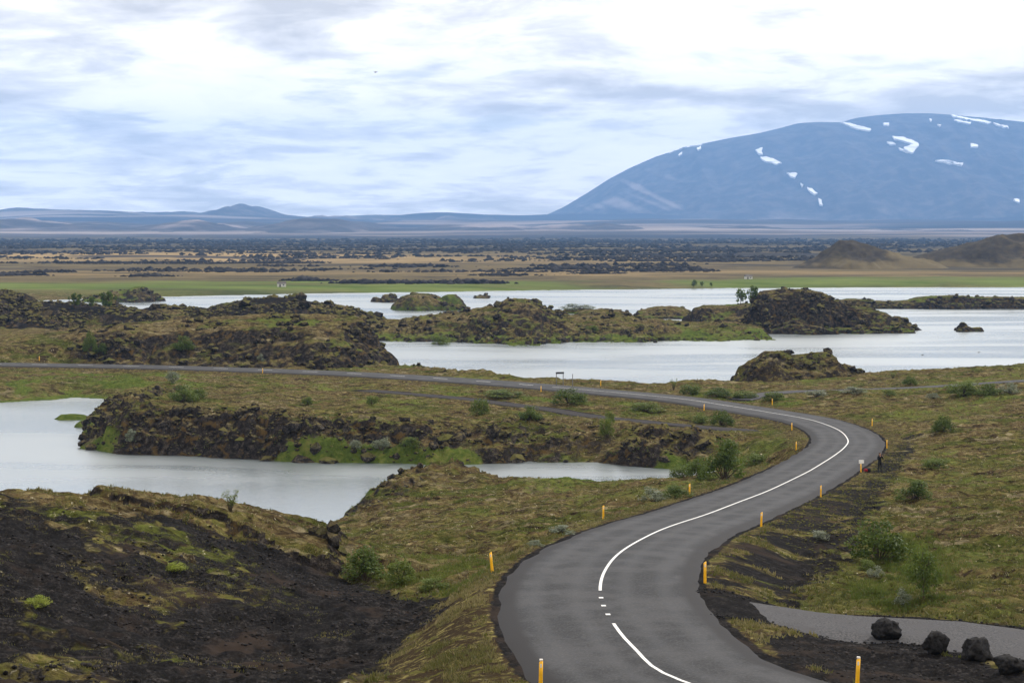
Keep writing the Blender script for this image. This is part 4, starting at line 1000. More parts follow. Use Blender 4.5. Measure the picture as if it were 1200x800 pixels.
VAR = {}
def variant(kind, lm, i, n, leaf, clumps, shape):
    V, Fc, tone, C = leaf_cloud(900 + i * 7 + hash_(kind), n, leaf, clumps, shape)
    fm = mesh_from('foliage', V, Fc, M[lm], False, {'tone': tone})
    bv, bf = branches(C, 40 + i, shape == 'tree', 14 if shape != 'sapling' else 26, 0.016 if shape != 'sapling' else 0.009)
    sm = mesh_from('stem', bv, bf, M['bark'], True)
    VAR.setdefault(kind, []).append((fm, sm))
def hash_(s_): return sum(ord(c) * (k + 3) for k, c in enumerate(s_)) % 500
for i in range(3):
    variant('dark', 'leaf_dark', i, 2600, 0.030, 34, 'dome'); variant('lime', 'leaf_lime', i, 2200, 0.032, 30, 'dome'); variant('grey', 'leaf_grey', i, 1500, 0.032, 26, 'dome')
for i in range(2):
    variant('tree', 'leaf_dark', i, 2200, 0.032, 30, 'tree'); variant('sapling', 'leaf_lime', i, 620, 0.024, 34, 'sapling')
    variant('far', 'leaf_dark', i, 500, 0.07, 18, 'tree'); variant('moss', 'moss', i, 2600, 0.026, 60, 'dome')

def plant(name, kind, px, py, wpx, hpx, label, cat, group, part='foliage', stem='stem'):
    x, y, z = hit(px, py); k = F / y
    w, h = wpx / k, hpx / k
    t = bpy.data.objects.new(name, None); COL.objects.link(t); t.location = (x, y + w * 0.35 * (kind not in ('tree', 'far')), max(z, float(top(np.array([x]), np.array([y + w * .35]))[0]) if kind not in ('tree', 'far') else z) - 0.04)
    t['label'] = label; t['category'] = cat
    if group: t['group'] = group
    t.rotation_euler = (0, 0, random.uniform(0, 6.28)); t.scale = (w * 1.02, w * 1.02, h * 1.05)
    fm, sm = random.choice(VAR[kind])
    for nm, me in ((part, fm), (stem, sm)):
        o = bpy.data.objects.new(nm, me); COL.objects.link(o); o.parent = t
    return t
BUSH = [
    ('dark', 1035, 662, 68, 56, 'large rounded dark green bush in the hollow beside the stony embankment'),
    ('dark', 1076, 587, 44, 24, 'low wide green bush on the heath below the photographer'),
    ('lime', 1101, 550, 36, 14, 'flat light green shrub on the heath behind the photographer'),
    ('dark', 1108, 507, 26, 22, 'compact dark green bush alone on the heath beyond the outer bend'),
    ('grey', 1060, 710, 26, 22, 'grey-green willow at the foot of the small birch'),
    ('grey', 1028, 678, 20, 14, 'small grey willow tuft below the large rounded bush'),
    ('lime', 1016, 668, 22, 14, 'small bright shrub hugging the large rounded bush'),
    ('grey', 962, 634, 26, 12, 'low grey willow on the stony road embankment'),
    ('lime', 1132, 464, 44, 20, 'broad light green bush beside the narrow side track'),
    ('dark', 1163, 463, 30, 15, 'dark green bush between the broad light bush and the grey willow'),
    ('grey', 1186, 463, 26, 15, 'silvery willow beside the narrow side track'),
    ('dark', 1068, 453, 18, 12, 'small round bush on the lake shore past the near lava mound'),
    ('sapling', 1048, 444, 16, 10, 'thin sapling against the lake between near lava mound and round bush'),
    ('grey', 1002, 464, 32, 8, 'flat grey willow mat beside the side track below the mound'),
    ('grey', 958, 466, 30, 8, 'flat grey-green willow mat under the near lava mound'),
    ('lime', 1043, 464, 18, 8, 'small green shrub at the edge of the side track'),
    ('lime', 812, 463, 32, 13, 'light green shrub on the lake-side verge of the road'),
    ('dark', 843, 466, 34, 12, 'dark green shrub in the verge row beyond the road'),
    ('lime', 874, 468, 32, 11, 'middle green shrub in the verge row by the yellow post'),
    ('lime', 908, 470, 30, 12, 'wide shrub ending the verge row before the side track'),
    ('sapling', 790, 457, 14, 15, 'thin leafy sapling against the lake beside the road'),
    ('dark', 847, 499, 30, 20, 'round dark bush on the inside of the far bend'),
    ('lime', 823, 497, 22, 12, 'light green shrub beside the round dark bush in the bend'),
    ('dark', 668, 476, 46, 20, 'broad olive bush between road and cinder track'),
    ('dark', 620, 494, 30, 18, 'rounded bush on the heath below the cinder track'),
    ('lime', 562, 487, 24, 23, 'upright light green bush below the cinder track'),
    ('lime', 590, 466, 54, 9, 'long low green shrub on the verge above the cinder track'),
    ('lime', 758, 484, 44, 13, 'wide low green bush between the road and the end of the cinder track'),
    ('lime', 711, 518, 18, 27, 'tall narrow green bush on the heath above the pond'),
    ('lime', 715, 497, 13, 15, 'small narrow bush behind the tall narrow one'),
    ('dark', 851, 562, 54, 50, 'tall spreading green bush by the end of the pond'),
    ('dark', 822, 563, 42, 28, 'dense green bush at the very end of the pond'),
    ('lime', 800, 560, 30, 16, 'low bright bush on the pond edge'),
    ('lime', 886, 545, 32, 13, 'low green shrub inside the bend near the tall spreading bush'),
    ('grey', 768, 588, 34, 20, 'silver-grey willow bush at the road edge near the pond'),
    ('dark', 795, 584, 36, 15, 'low dark shrub joining the silver willow at the road edge'),
    ('grey', 658, 627, 36, 12, 'low grey willow mat along the road edge by a yellow post'),
    ('grey', 628, 641, 22, 9, 'small grey willow mat at the road edge, lowest on the bend'),
    ('dark', 426, 684, 60, 42, 'large dark green bush at the foot of the cinder hill'),
    ('lime', 468, 687, 42, 34, 'lighter green bush beside the large bush under the cinder hill'),
    ('lime', 508, 692, 38, 16, 'low green thicket between black gravel and road'),
    ('sapling', 268, 601, 36, 30, 'sparse sapling on the turf bench against the pond'),
    ('grey', 446, 538, 26, 15, 'grey-green willow on the rocky pond bank'),
    ('dark', 480, 541, 26, 12, 'dark green shrub on the pond bank beside the grey willow'),
    ('grey', 416, 537, 18, 11, 'small grey willow under the lava bank'),
    ('grey', 152, 526, 16, 16, 'grey willow at the base of the rocky point'),
    ('dark', 210, 471, 38, 22, 'dark green bush at the head of the cove'),
    ('lime', 232, 468, 22, 14, 'light green shrub beside the dark bush at the cove'),
    ('grey', 201, 451, 20, 15, 'pale willow behind the bush at the cove'),
    ('lime', 359, 474, 15, 11, 'small green shrub on the peninsula heath'),
    ('lime', 436, 474, 17, 12, 'small green shrub on the heath under the road'),
    ('dark', 104, 420, 18, 30, 'tall dark shrub at the foot of the grassy hill'),
    ('dark', 118, 421, 16, 14, 'low dark shrub beside the tall one under the hill'),
    ('dark', 212, 418, 26, 20, 'round dark bush against the lava face of the hill'),
    ('grey', 305, 425, 11, 10, 'small grey shrub by the road under the lava face'),
    ('grey', 677, 366, 40, 9, 'pale willow scrub covering the small flat islet'),
    ('lime', 515, 404, 24, 13, 'bright green bush on the shore of the long low island'),
    ('lime', 694, 389, 18, 8, 'small green shrub on the shore end of the long island'),
    ('grey', 1096, 468, 20, 8, 'low silvery shrub at the side track between two green bushes'),
]
for kind, px, py, w, h, lb in BUSH:
    nm = {'grey': 'willow_shrub', 'sapling': 'sapling'}.get(kind, 'bush')
    plant(nm, kind, px, py, w, h, lb, 'sapling' if kind == 'sapling' else 'bush', 'bushes on the heath')
TREES = [('tree', 1082, 703, 42, 58, 'small birch with a bare trunk beside the gravel turn-off'),
         ('far', 87, 362, 16, 17, 'rounded birch at the lake end of the lava ridge'), ('far', 106, 362, 9, 14, 'slim small birch between two birches on the lava ridge'), ('far', 128, 363, 20, 21, 'widest birch on the lava ridge by the lake'),
         ('far', 868, 358, 14, 18, 'shorter of the two birches on the islet'), ('far', 881, 358, 14, 21, 'taller of the two birches on the islet'),
         ('far', 813, 337, 8, 9, 'dark round tree on the far lake shore'), ('far', 823, 336, 5, 6, 'tiny tree beside the dark round tree on the far shore'), ('far', 833, 336, 4, 5, 'tiniest tree of three on the far shore')]
for kind, px, py, w, h, lb in TREES: plant('birch_tree', kind, px, py, w, h, lb, 'tree', 'birches', 'crown', 'trunk')
for px, py, w, h, lb in [(41, 711, 32, 13, 'bright yellow-green moss cushion on black cinders, the larger one'), (205, 673, 26, 11, 'small bright green moss cushion alone on the black cinder slope')]:
    plant('moss_cushion', 'moss', px, py, w, h, lb, 'moss', 'moss cushions')

# ------------------------------------------------------------------ grass and heath growth
def tufts(name, x, y, hmin, hmax, blades, mat, label, lean=0.6, wid=0.16, tone_fn=None):
    n = len(x); z = top(x, y); r = RNG
    N = n * blades; X = np.repeat(x, blades) + r.normal(0, 0.07, N); Y = np.repeat(y, blades) + r.normal(0, 0.07, N); Z = np.repeat(z, blades) - 0.02
    H = np.repeat(r.uniform(hmin, hmax, n), blades) * r.uniform(0.6, 1.15, N)
    a = r.uniform(0, 6.283, N); l = r.uniform(0.15, lean, N) * H; w = H * wid * r.uniform(0.7, 1.4, N)
    b = r.uniform(0, 6.283, N)
    p0 = np.stack([X - np.cos(b) * w, Y - np.sin(b) * w, Z], 1); p1 = np.stack([X + np.cos(b) * w, Y + np.sin(b) * w, Z], 1)
    p2 = np.stack([X + np.cos(a) * l, Y + np.sin(a) * l, Z + H], 1)
    V = np.stack([p0, p1, p2], 1).reshape(-1, 3)
    tn = np.clip(r.normal(0.42, 0.18, n) + 0.55 * fbm(x, y, 7.0, 3, 901) + (tone_fn(x, y) if tone_fn else 0), 0, 1)
    return link(name, mesh_from(name, V, np.arange(3 * N).reshape(N, 3), M[mat], False, {'tone': np.repeat(tn, blades * 3)}), None, label, 'grass', kind='stuff')
def heath_pts(n, y0, y1, fn):
    out = []; tot = 0
    while tot < n:
        Y = np.exp(RNG.uniform(math.log(y0), math.log(y1), 30000)); X = Y * RNG.uniform(-0.35, 0.35, 30000)
        g, rr, tm, tf, rk, sd = ground(X, Y, False, True)
        ok = (sd > 0.4) & (rr > 4.4) & (tm > 0.3) & fn(X, Y, rr, sd, tf); out.append(np.stack([X[ok], Y[ok]], 1)); tot += ok.sum()
    o = np.vstack(out)[:n]; return o[:, 0], o[:, 1]
incin = lambda X, Y: jin(X, Y, CIN) | jin(X, Y, BERM)
x, y = heath_pts(34000, 45, 300, lambda X, Y, rr, sd, tf: ~(incin(X, Y) & (tf < .5)) & ~jin(X, Y, EMB) & ~(jin(X, Y, EMR) & (fbm(X, Y, 4.0, 2, 925) < 0.15)) & (fbm(X, Y, 2.4, 2, 911) > -0.25))
tufts('heath_growth', x, y, 0.06, 0.20, 5, 'blade', 'short brown and olive heath growth over the open ground', 0.9, 0.30)
def lush_ok(X, Y, rr, sd, tf):
    k = np.zeros(X.shape, bool)
    for q in LUSH: k |= jin(X, Y, q)
    return (k | (sd < 1.8)) & ~(incin(X, Y)) & (fbm(X, Y, 6, 3, 423) + 0.5 * fbm(X, Y, 1.5, 2, 427) > RNG.uniform(-0.15, 0.3, X.shape))
x, y = heath_pts(14000, 60, 300, lush_ok)
tufts('lush_grass', x, y, 0.08, 0.24, 6, 'blade_green', 'lush green grass along the pond banks and in the hollows', 0.7, 0.14)
x, y = heath_pts(5200, 44, 200, lambda X, Y, rr, sd, tf: (((rr < 6.2) & (fbm(X, Y, 3.0, 2, 921) > 0.05)) | (jin(X, Y, EMB) & (fbm(X, Y, 1.6, 2, 923) > 0.38))) & ~(jin(X, Y, BERM)) & ~(jin(X, Y, EMR) & (fbm(X, Y, 4.0, 2, 925) < 0.15)))
tufts('verge_grass', x, y, 0.06, 0.17, 6, 'blade', 'dry straw-coloured grass along the road verge', 0.8, 0.14, lambda x, y: 0.35)
x, y = scatter(2600, -34, -6, 46, 92, lambda X, Y: jin(X, Y, CIN) & (np.abs(X) < Y * .34) & (fbm(X, Y, 11, 3, 401) + 0.12 * np.clip((-X - 8) / 12, 0, 1) > 0.16))
tufts('cinder_grass', x, y, 0.04, 0.10, 6, 'blade', 'thin grass patches growing on the black cinder hill', 0.9, 0.22)

# ------------------------------------------------------------------ road posts
import bmesh
def box_bm(bm, cx, cy, cz, sx_, sy_, sz_, taper=1.0):
    vs = []
    for kz in (-1, 1):
        t = taper if kz > 0 else 1
        for kx, ky in ((-1, -1), (1, -1), (1, 1), (-1, 1)): vs.append(bm.verts.new((cx + kx * sx_ / 2 * t, cy + ky * sy_ / 2 * t, cz + kz * sz_ / 2)))
    for f in ((3, 2, 1, 0), (4, 5, 6, 7), (0, 1, 5, 4), (1, 2, 6, 5), (2, 3, 7, 6), (3, 0, 4, 7)): bm.faces.new([vs[i] for i in f])
def bm_mesh(name, fn, mat, bevel=0.0, smooth=False):
    bm = bmesh.new(); fn(bm)
    if bevel: bmesh.ops.bevel(bm, geom=list(bm.edges), offset=bevel, segments=2, affect='EDGES', profile=0.6)
    bmesh.ops.recalc_face_normals(bm, faces=list(bm.faces))
    me = bpy.data.meshes.new(name); bm.to_mesh(me); bm.free(); me.materials.append(M[mat])
    me.polygons.foreach_set('use_smooth', np.full(len(me.polygons), smooth))
    return me
def post_body(bm):
    # flattened hollow post: rounded triangular plan, slanted top
    prof = [(math.cos(a) * 0.058, math.sin(a) * 0.042) for a in np.linspace(0, 2 * math.pi, 10, endpoint=False)]
    rings = [[bm.verts.new((x_ * k, y_ * k, zz + (0.035 * x_ / 0.058 if zz > 0.8 else 0))) for x_, y_ in prof] for zz, k in ((-0.25, 1.05), (0.0, 1.05), (0.45, 1.0), (0.86, 0.95))]
    for a_, b_ in zip(rings[:-1], rings[1:]):
        for i in range(10): bm.faces.new((a_[i], a_[(i + 1) % 10], b_[(i + 1) % 10], b_[i]))
    bm.faces.new(rings[-1])
PB = bm_mesh('post_body', post_body, 'yellow', 0, True)
PRf = bm_mesh('reflector', lambda bm: box_bm(bm, 0, -0.043, 0.73, 0.05, 0.012, 0.11), 'reflector', 0.004)
PCp = bm_mesh('cap', lambda bm: box_bm(bm, 0, 0, 0.895, 0.105, 0.075, 0.05), 'reflector', 0.012)
POSTS = [(649, 806, 'yellow marker post with pale cap at the outer edge of the lowest bend', .02), (577, 670, 'leaning yellow marker post above the low green thicket', -0.10), (707, 608, 'yellow marker post by the grey willow mat', 0.0),
         (808, 580, 'yellow marker post by the low dark shrub near the pond', 0.01), (933, 528, 'yellow marker post on the inner tip of the far bend', 0.02), (928, 504, 'short-looking yellow marker post above the inner tip of the far bend', -0.02),
         (825, 481, 'yellow marker post across from the verge shrub row', 0.03), (634, 459, 'yellow marker post opposite the two-legged board', 0.0), (315, 436, 'small yellow marker post under the lava face', 0.0), (46, 423.5, 'far yellow marker post below the grassy hill', 0.0),
         (974, 812, 'yellow marker post at the black gravel berm', 0.05), (822, 683, 'yellow marker post at the corner of the gravel turn-off', 0.0), (892, 617, 'yellow marker post above the stony embankment, next after the turn-off', 0.03),
         (955, 582, 'yellow marker post between the embankment post and the white plate', 0.0), (1008, 553, 'yellow marker post carrying a small white plate', 0.0), (1038, 525, 'yellow marker post just beyond the photographer', 0.0),
         (1022, 499, 'yellow marker post on the outside of the far bend', 0.03), (905, 474, 'yellow marker post at the end of the verge shrub row', 0.0), (704, 452, 'slender pale marker post beside the lake', 0.0)]
PLACED = {}
for px, py, lb, lean in POSTS:
    x, y, z = hit(px, py)
    r, i, t = seg_dist(np.array([x]), np.array([y]), RC4, False)
    if r[0] < 4.1:                      # a marker stands just off the asphalt
        c = RC4[i[0]] * (1 - t[0]) + RC4[min(i[0] + 1, len(RC4) - 1)] * t[0]; v = np.array([x, y]) - c; v /= np.linalg.norm(v) + 1e-6
        x, y = c + v * 4.15; z = float(ground(np.array([x]), np.array([y]))[0])
    t_ = bpy.data.objects.new('marker_post', None); COL.objects.link(t_); t_.location = (x, y, z - 0.02); t_.rotation_euler = (random.uniform(-.02, .02), lean, random.uniform(-0.3, 0.3))
    t_['label'] = lb; t_['category'] = 'post'; t_['group'] = 'yellow marker posts along the road'
    for nm, me in (('post_body', PB), ('reflector', PRf), ('cap', PCp)):
        if nm == 'cap' and px not in (649, 974): continue
        o = bpy.data.objects.new(nm, me); COL.objects.link(o); o.parent = t_
    PLACED[px] = t_
pl = bm_mesh('plate', lambda bm: box_bm(bm, 0.03, -0.062, 0.97, 0.46, 0.02, 0.32), 'white', 0.006)
o = bpy.data.objects.new('plate', pl); COL.objects.link(o); o.parent = PLACED[1008]; o['label'] = 'small blank white plate'
PLACED[1008].rotation_euler = (0, 0, 0.1)
bk = bm_mesh('bracket', lambda bm: box_bm(bm, 0.0, -0.046, 0.92, 0.05, 0.018, 0.26), 'steel', 0.004)
o = bpy.data.objects.new('bracket', bk); COL.objects.link(o); o.parent = PLACED[1008]

# the two-legged board and the pole on the lake-side verge
def cyl(bm, x_, y_, z0, z1, r, n=10):
    a_ = [[bm.verts.new((x_ + math.cos(q) * r, y_ + math.sin(q) * r, zz)) for q in np.linspace(0, 2 * math.pi, n, endpoint=False)] for zz in (z0, z1)]
    for i in range(n): bm.faces.new((a_[0][i], a_[0][(i + 1) % n], a_[1][(i + 1) % n], a_[1][i]))
    bm.faces.new(a_[1])
def verge(px, py, off=5.0):
    i = int(np.argmin(np.abs(sx - px) + 1e3 * (RC[:, 1] < 235))); c = RC[i] + RN[i] * off * (1 if RN[i, 1] > 0 else -1)
    x = (px - 600) / F * c[1]; return x, c[1], float(ground(np.array([x]), np.array([c[1]]))[0])
x, y, z = verge(656, 446)
sg = bpy.data.objects.new('road_sign', None); COL.objects.link(sg); sg.location = (x, y, z); sg.rotation_euler = (0, 0, 0.25); sg['label'] = 'dark board on two thin legs beside the road, against the lake'; sg['category'] = 'sign'
for s_ in (-0.56, 0.56): link('leg', bm_mesh('leg', lambda bm: cyl(bm, s_, 0, -0.3, 2.25, 0.06), 'steel', 0, True), sg)
link('board', bm_mesh('board', lambda bm: box_bm(bm, 0, -0.06, 2.16, 1.34, 0.05, 0.30), 'board', 0.01), sg)
link('clamp', bm_mesh('clamp', lambda bm: box_bm(bm, -0.56, -0.02, 2.10, 0.12, 0.06, 0.05), 'steel', 0.004), sg); link('clamp', bm_mesh('clamp', lambda bm: box_bm(bm, 0.56, -0.02, 2.10, 0.12, 0.06, 0.05), 'steel', 0.004), sg)
x, y, z = verge(671, 447)
po = bpy.data.objects.new('pole', None); COL.objects.link(po); po.location = (x, y, z); po['label'] = 'bare thin grey pole beside the two-legged board'; po['category'] = 'pole'
link('shaft', bm_mesh('shaft', lambda bm: cyl(bm, 0, 0, -0.3, 2.05, 0.055), 'steel', 0, True), po); link('cap', bm_mesh('cap', lambda bm: cyl(bm, 0, 0, 2.05, 2.11, 0.055), 'board', 0, True), po)

# ------------------------------------------------------------------ boulders
def boulder(px, py, wpx, hpx, seed, label):
    x, y, z = hit(px, py); k = F / y; me = rock_mesh(seed, 4, 1.0, 0.30)
    r = random.Random(seed)
    co = np.array([v.co for v in me.vertices])
    n = np.linalg.norm(co, axis=1)[:, None]
    co = co * (1 + 0.10 * fbm(co[:, 0] * 3 + seed, co[:, 1] * 3 + co[:, 2] * 2.3, 1.0, 4, seed)[:, None])
    me.vertices.foreach_set('co', co.astype(np.float32).ravel()); me.materials.append(M['boulder']); me.update()
    me.polygons.foreach_set('use_smooth', np.full(len(me.polygons), True))
    if seed == 1003:
        co[:, :2] *= (1.05 - 0.55 * (co[:, 2:3] - co[:, 2].min()) / np.ptp(co[:, 2])); me.vertices.foreach_set('co', co.astype(np.float32).ravel()); me.update()
    ext = co.max(0) - co.min(0)
    s_ = (wpx / k / ext[0], wpx / k * 0.85 / ext[1], hpx / k * 1.18 / ext[2])
    o = link('boulder', me, None, label, 'boulder', 'black boulders beside the gravel turn-off')
    o.location = (x, y + wpx / k * 0.3, z - co[:, 2].min() * s_[2] - hpx / k * 0.16); o.scale = s_
boulder(1041, 753, 37, 26, 1001, 'round black basalt boulder at the start of the boulder row'); boulder(1098, 768, 34, 26, 1002, 'blocky black boulder, second in the row by the turn-off')
boulder(1146, 775, 38, 25, 1003, 'pointed black boulder, third in the row by the turn-off'); boulder(1186, 792, 40, 22, 1004, 'rough low black boulder half sunk in cinders, last in the row')

# ------------------------------------------------------------------ the photographer, camera and bag
def skin_person(x, y, z, rot):
    J = {}; V = []; R = []; E = []
    def v(n, p, r): J[n] = len(V); V.append(p); R.append((r, r) if np.ndim(r) == 0 else r)
    def e(a, b): E.append((J[a], J[b]))
    v('pelvis', (0, 0, 0.95), (0.15, 0.11)); v('waist', (0, 0.0, 1.10), (0.145, 0.105)); v('chest', (0, -0.01, 1.30), (0.175, 0.12)); v('collar', (0, -0.005, 1.45), (0.11, 0.085)); v('neck', (0, -0.01, 1.52), 0.055)
    v('jaw', (0, -0.045, 1.58), (0.062, 0.068)); v('head', (0, -0.03, 1.665), (0.078, 0.098)); v('crown', (0, -0.02, 1.725), (0.062, 0.075))
    for a, b in (('pelvis', 'waist'), ('waist', 'chest'), ('chest', 'collar'), ('collar', 'neck'), ('neck', 'jaw'), ('jaw', 'head'), ('head', 'crown')): e(a, b)
    v('nose', (0, -0.145, 1.635), 0.014); e('head', 'nose')
    for s_ in (-1, 1):
        k = 'L' if s_ < 0 else 'R'
        v('hip' + k, (s_ * 0.10, 0, 0.88), 0.095); v('knee' + k, (s_ * 0.135, -0.015, 0.49), 0.062); v('calf' + k, (s_ * 0.14, 0.015, 0.34), 0.058); v('ankle' + k, (s_ * 0.15, 0.01, 0.09), 0.045); v('toe' + k, (s_ * 0.17, -0.15, 0.045), (0.045, 0.035))
        e('pelvis', 'hip' + k); e('hip' + k, 'knee' + k); e('knee' + k, 'calf' + k); e('calf' + k, 'ankle' + k); e('ankle' + k, 'toe' + k)
        v('sho' + k, (s_ * 0.19, 0, 1.43), 0.068); v('elb' + k, (s_ * 0.29, -0.11, 1.18), 0.05); v('wri' + k, (s_ * 0.115, -0.26, 1.47), 0.032); v('palm' + k, (s_ * 0.085, -0.28, 1.55), (0.036, 0.018))
        e('collar', 'sho' + k); e('sho' + k, 'elb' + k); e('elb' + k, 'wri' + k); e('wri' + k, 'palm' + k)
        for f, (dx, l) in enumerate(((0.030, .055), (0.011, .072), (-0.009, .068), (-0.028, .05))):
            v('kn%d%s' % (f, k), (s_ * (0.085 + dx * .4), -0.295, 1.585 + dx * .7), 0.009); v('tip%d%s' % (f, k), (s_ * (0.060 + dx * .3), -0.335, 1.585 + dx * .9 + l * .2), 0.008); e('palm' + k, 'kn%d%s' % (f, k)); e('kn%d%s' % (f, k), 'tip%d%s' % (f, k))
        v('th' + k, (s_ * 0.062, -0.27, 1.565), 0.011); v('tht' + k, (s_ * 0.045, -0.285, 1.60), 0.009); e('palm' + k, 'th' + k); e('th' + k, 'tht' + k)
    me = bpy.data.meshes.new('person'); me.from_pydata(V, E, [])
    o = bpy.data.objects.new('person', me); COL.objects.link(o)
    sk = o.modifiers.new('skin', 'SKIN')
    if not me.skin_vertices: me.attributes  # the layer is made below
    bpy.context.view_layer.objects.active = o
    for i, sv in enumerate(me.skin_vertices[0].data):
        sv.radius = R[i]; sv.use_root = (i == 0)
    o.modifiers.new('sub', 'SUBSURF').levels = 2
    dg = bpy.context.evaluated_depsgraph_get(); ev = o.evaluated_get(dg); m2 = bpy.data.meshes.new_from_object(ev)
    o.modifiers.clear(); o.data = m2
    m2.materials.clear()
    for k in ('cloth', 'skin'): m2.materials.append(M[k])
    for p in m2.polygons:
        c = p.center; p.use_smooth = True
        p.material_index = 1 if (c.z > 1.525 and abs(c.x) < 0.12) or (c.y < -0.245 and c.z > 1.46) else 0
    o.location = (x, y, z); o.rotation_euler = (0, 0, rot)
    o['label'] = 'person in black standing on the verge holding a camera up to the face'; o['category'] = 'person'
    hr = bmesh.new(); bmesh.ops.create_uvsphere(hr, u_segments=20, v_segments=12, radius=1.0)
    for q in hr.verts:
        q.co = Vector((q.co.x * 0.098, q.co.y * 0.118 + 0.0, q.co.z * 0.115)); q.co += Vector((0, 0.0, 1.685))
    bmesh.ops.delete(hr, geom=[q for q in hr.verts if q.co.z < 1.60 or (q.co.y < -0.055 and q.co.z < 1.735)], context='VERTS')
    hm = bpy.data.meshes.new('hair'); hr.to_mesh(hm); hr.free(); hm.materials.append(M['hair']); hm.polygons.foreach_set('use_smooth', np.full(len(hm.polygons), True)); link('hair', hm, o)
    for s_ in (-1, 1):
        ear = bm_mesh('ear', lambda bm: box_bm(bm, s_ * 0.088, -0.02, 1.645, 0.018, 0.04, 0.06), 'skin', 0.006, True); link('ear', ear, o)
        eye = bm_mesh('eye', lambda bm: box_bm(bm, s_ * 0.032, -0.118, 1.655, 0.022, 0.01, 0.012), 'hair', 0.003, True); link('eye', eye, o)
    link('mouth', bm_mesh('mouth', lambda bm: box_bm(bm, 0, -0.108, 1.588, 0.045, 0.012, 0.01), 'red', 0.003, True), o)
    return o
x, y, z = hit(1031, 553.5)
PERS = skin_person(x, y, z, 0.35)
cm = bpy.data.objects.new('photo_camera', None); COL.objects.link(cm); cm.location = PERS.location; cm.rotation_euler = PERS.rotation_euler; cm['label'] = "black camera held up in the photographer's hands"; cm['category'] = 'camera'
link('camera_body', bm_mesh('camera_body', lambda bm: box_bm(bm, 0, -0.235, 1.625, 0.135, 0.06, 0.085), 'camera', 0.008), cm); link('viewfinder', bm_mesh('viewfinder', lambda bm: box_bm(bm, 0, -0.235, 1.68, 0.05, 0.05, 0.035), 'camera', 0.006), cm)
def lens(bm):
    a_ = [[bm.verts.new((math.cos(q) * r, yy, 1.62 + math.sin(q) * r)) for q in np.linspace(0, 2 * math.pi, 16, endpoint=False)] for yy, r in ((-0.262, 0.036), (-0.33, 0.036), (-0.34, 0.04), (-0.375, 0.04))]
    for p_, q_ in zip(a_[:-1], a_[1:]):
        for i in range(16): bm.faces.new((p_[i], p_[(i + 1) % 16], q_[(i + 1) % 16], q_[i]))
    bm.faces.new(a_[-1])
link('lens', bm_mesh('lens', lens, 'camera', 0, True), cm)

x, y, z = hit(1016, 553)
bp = bpy.data.objects.new('backpack', None); COL.objects.link(bp); bp.location = (x, y, z + 0.02); bp.rotation_euler = (0, 0.12, 0.5); bp['label'] = 'black and red backpack lying on the verge by the white plate'; bp['category'] = 'backpack'
def blob(cx, cy, cz, rx, ry, rz, seed):
    def f(bm):
        bmesh.ops.create_icosphere(bm, subdivisions=3, radius=1.0)
        for v_ in bm.verts:
            c = v_.co; m_ = max(abs(c.x), abs(c.y), abs(c.z)); q = c.lerp(c / m_, 0.45)
            k = 1 + 0.05 * math.sin(c.x * 6 + seed) * math.sin(c.z * 5 + seed)
            v_.co = Vector((cx + q.x * rx * k, cy + q.y * ry * k, cz + q.z * rz * k))
    return f
link('main_bag', bm_mesh('main_bag', blob(0.06, 0, 0.17, 0.27, 0.19, 0.19, 1), 'cloth', 0, True), bp); link('front_pocket', bm_mesh('front_pocket', blob(-0.20, -0.05, 0.15, 0.13, 0.17, 0.14, 2), 'red', 0, True), bp)
link('lid', bm_mesh('lid', blob(0.18, 0, 0.30, 0.15, 0.16, 0.07, 3), 'cloth', 0, True), bp)
sv, sf = tube_mesh([([(0.30, -0.08, 0.22), (0.38, -0.12, 0.12), (0.34, -0.14, 0.02), (0.15, -0.2, 0.03)], 0.02, 0.02)]); link('strap', mesh_from('strap', sv, sf, M['cloth']), bp)

# ------------------------------------------------------------------ far huts and birds
def hut(px, py, wpx, hpx, label):
    x, y, z = hit(px, py); k = F / y; w, h = wpx / k, hpx / k
    t = bpy.data.objects.new('hut', None); COL.objects.link(t); t.location = (x, y, z); t['label'] = label; t['category'] = 'hut'; t.rotation_euler = (0, 0, 0.2); t['group'] = 'huts on the far shore'
    link('wall', bm_mesh('wall', lambda bm: box_bm(bm, 0, 0, h * .3, w, w * .7, h * .62), 'hutwall'), t)
    def rf(bm):
        P = [(-w * .54, -w * .4, h * .6), (w * .54, -w * .4, h * .6), (w * .54, w * .4, h * .6), (-w * .54, w * .4, h * .6), (-w * .54, 0, h), (w * .54, 0, h)]
        vs = [bm.verts.new(p) for p in P]
        for f in ((0, 1, 5, 4), (2, 3, 4, 5), (0, 4, 3), (1, 2, 5), (3, 2, 1, 0)): bm.faces.new([vs[i] for i in f])
    link('roof', bm_mesh('roof', rf, 'hutroof'), t)
    link('door', bm_mesh('door', lambda bm: box_bm(bm, -w * .2, -w * .355, h * .26, w * .18, w * .03, h * .5), 'hutroof'), t)
    link('window', bm_mesh('window', lambda bm: box_bm(bm, w * .2, -w * .355, h * .36, w * .2, w * .03, h * .2), 'glass'), t)
hut(330, 336, 10, 6, 'small pale hut below dark lava humps on the far shore'); hut(877, 327, 8, 5, 'small pale hut alone on the far meadow')

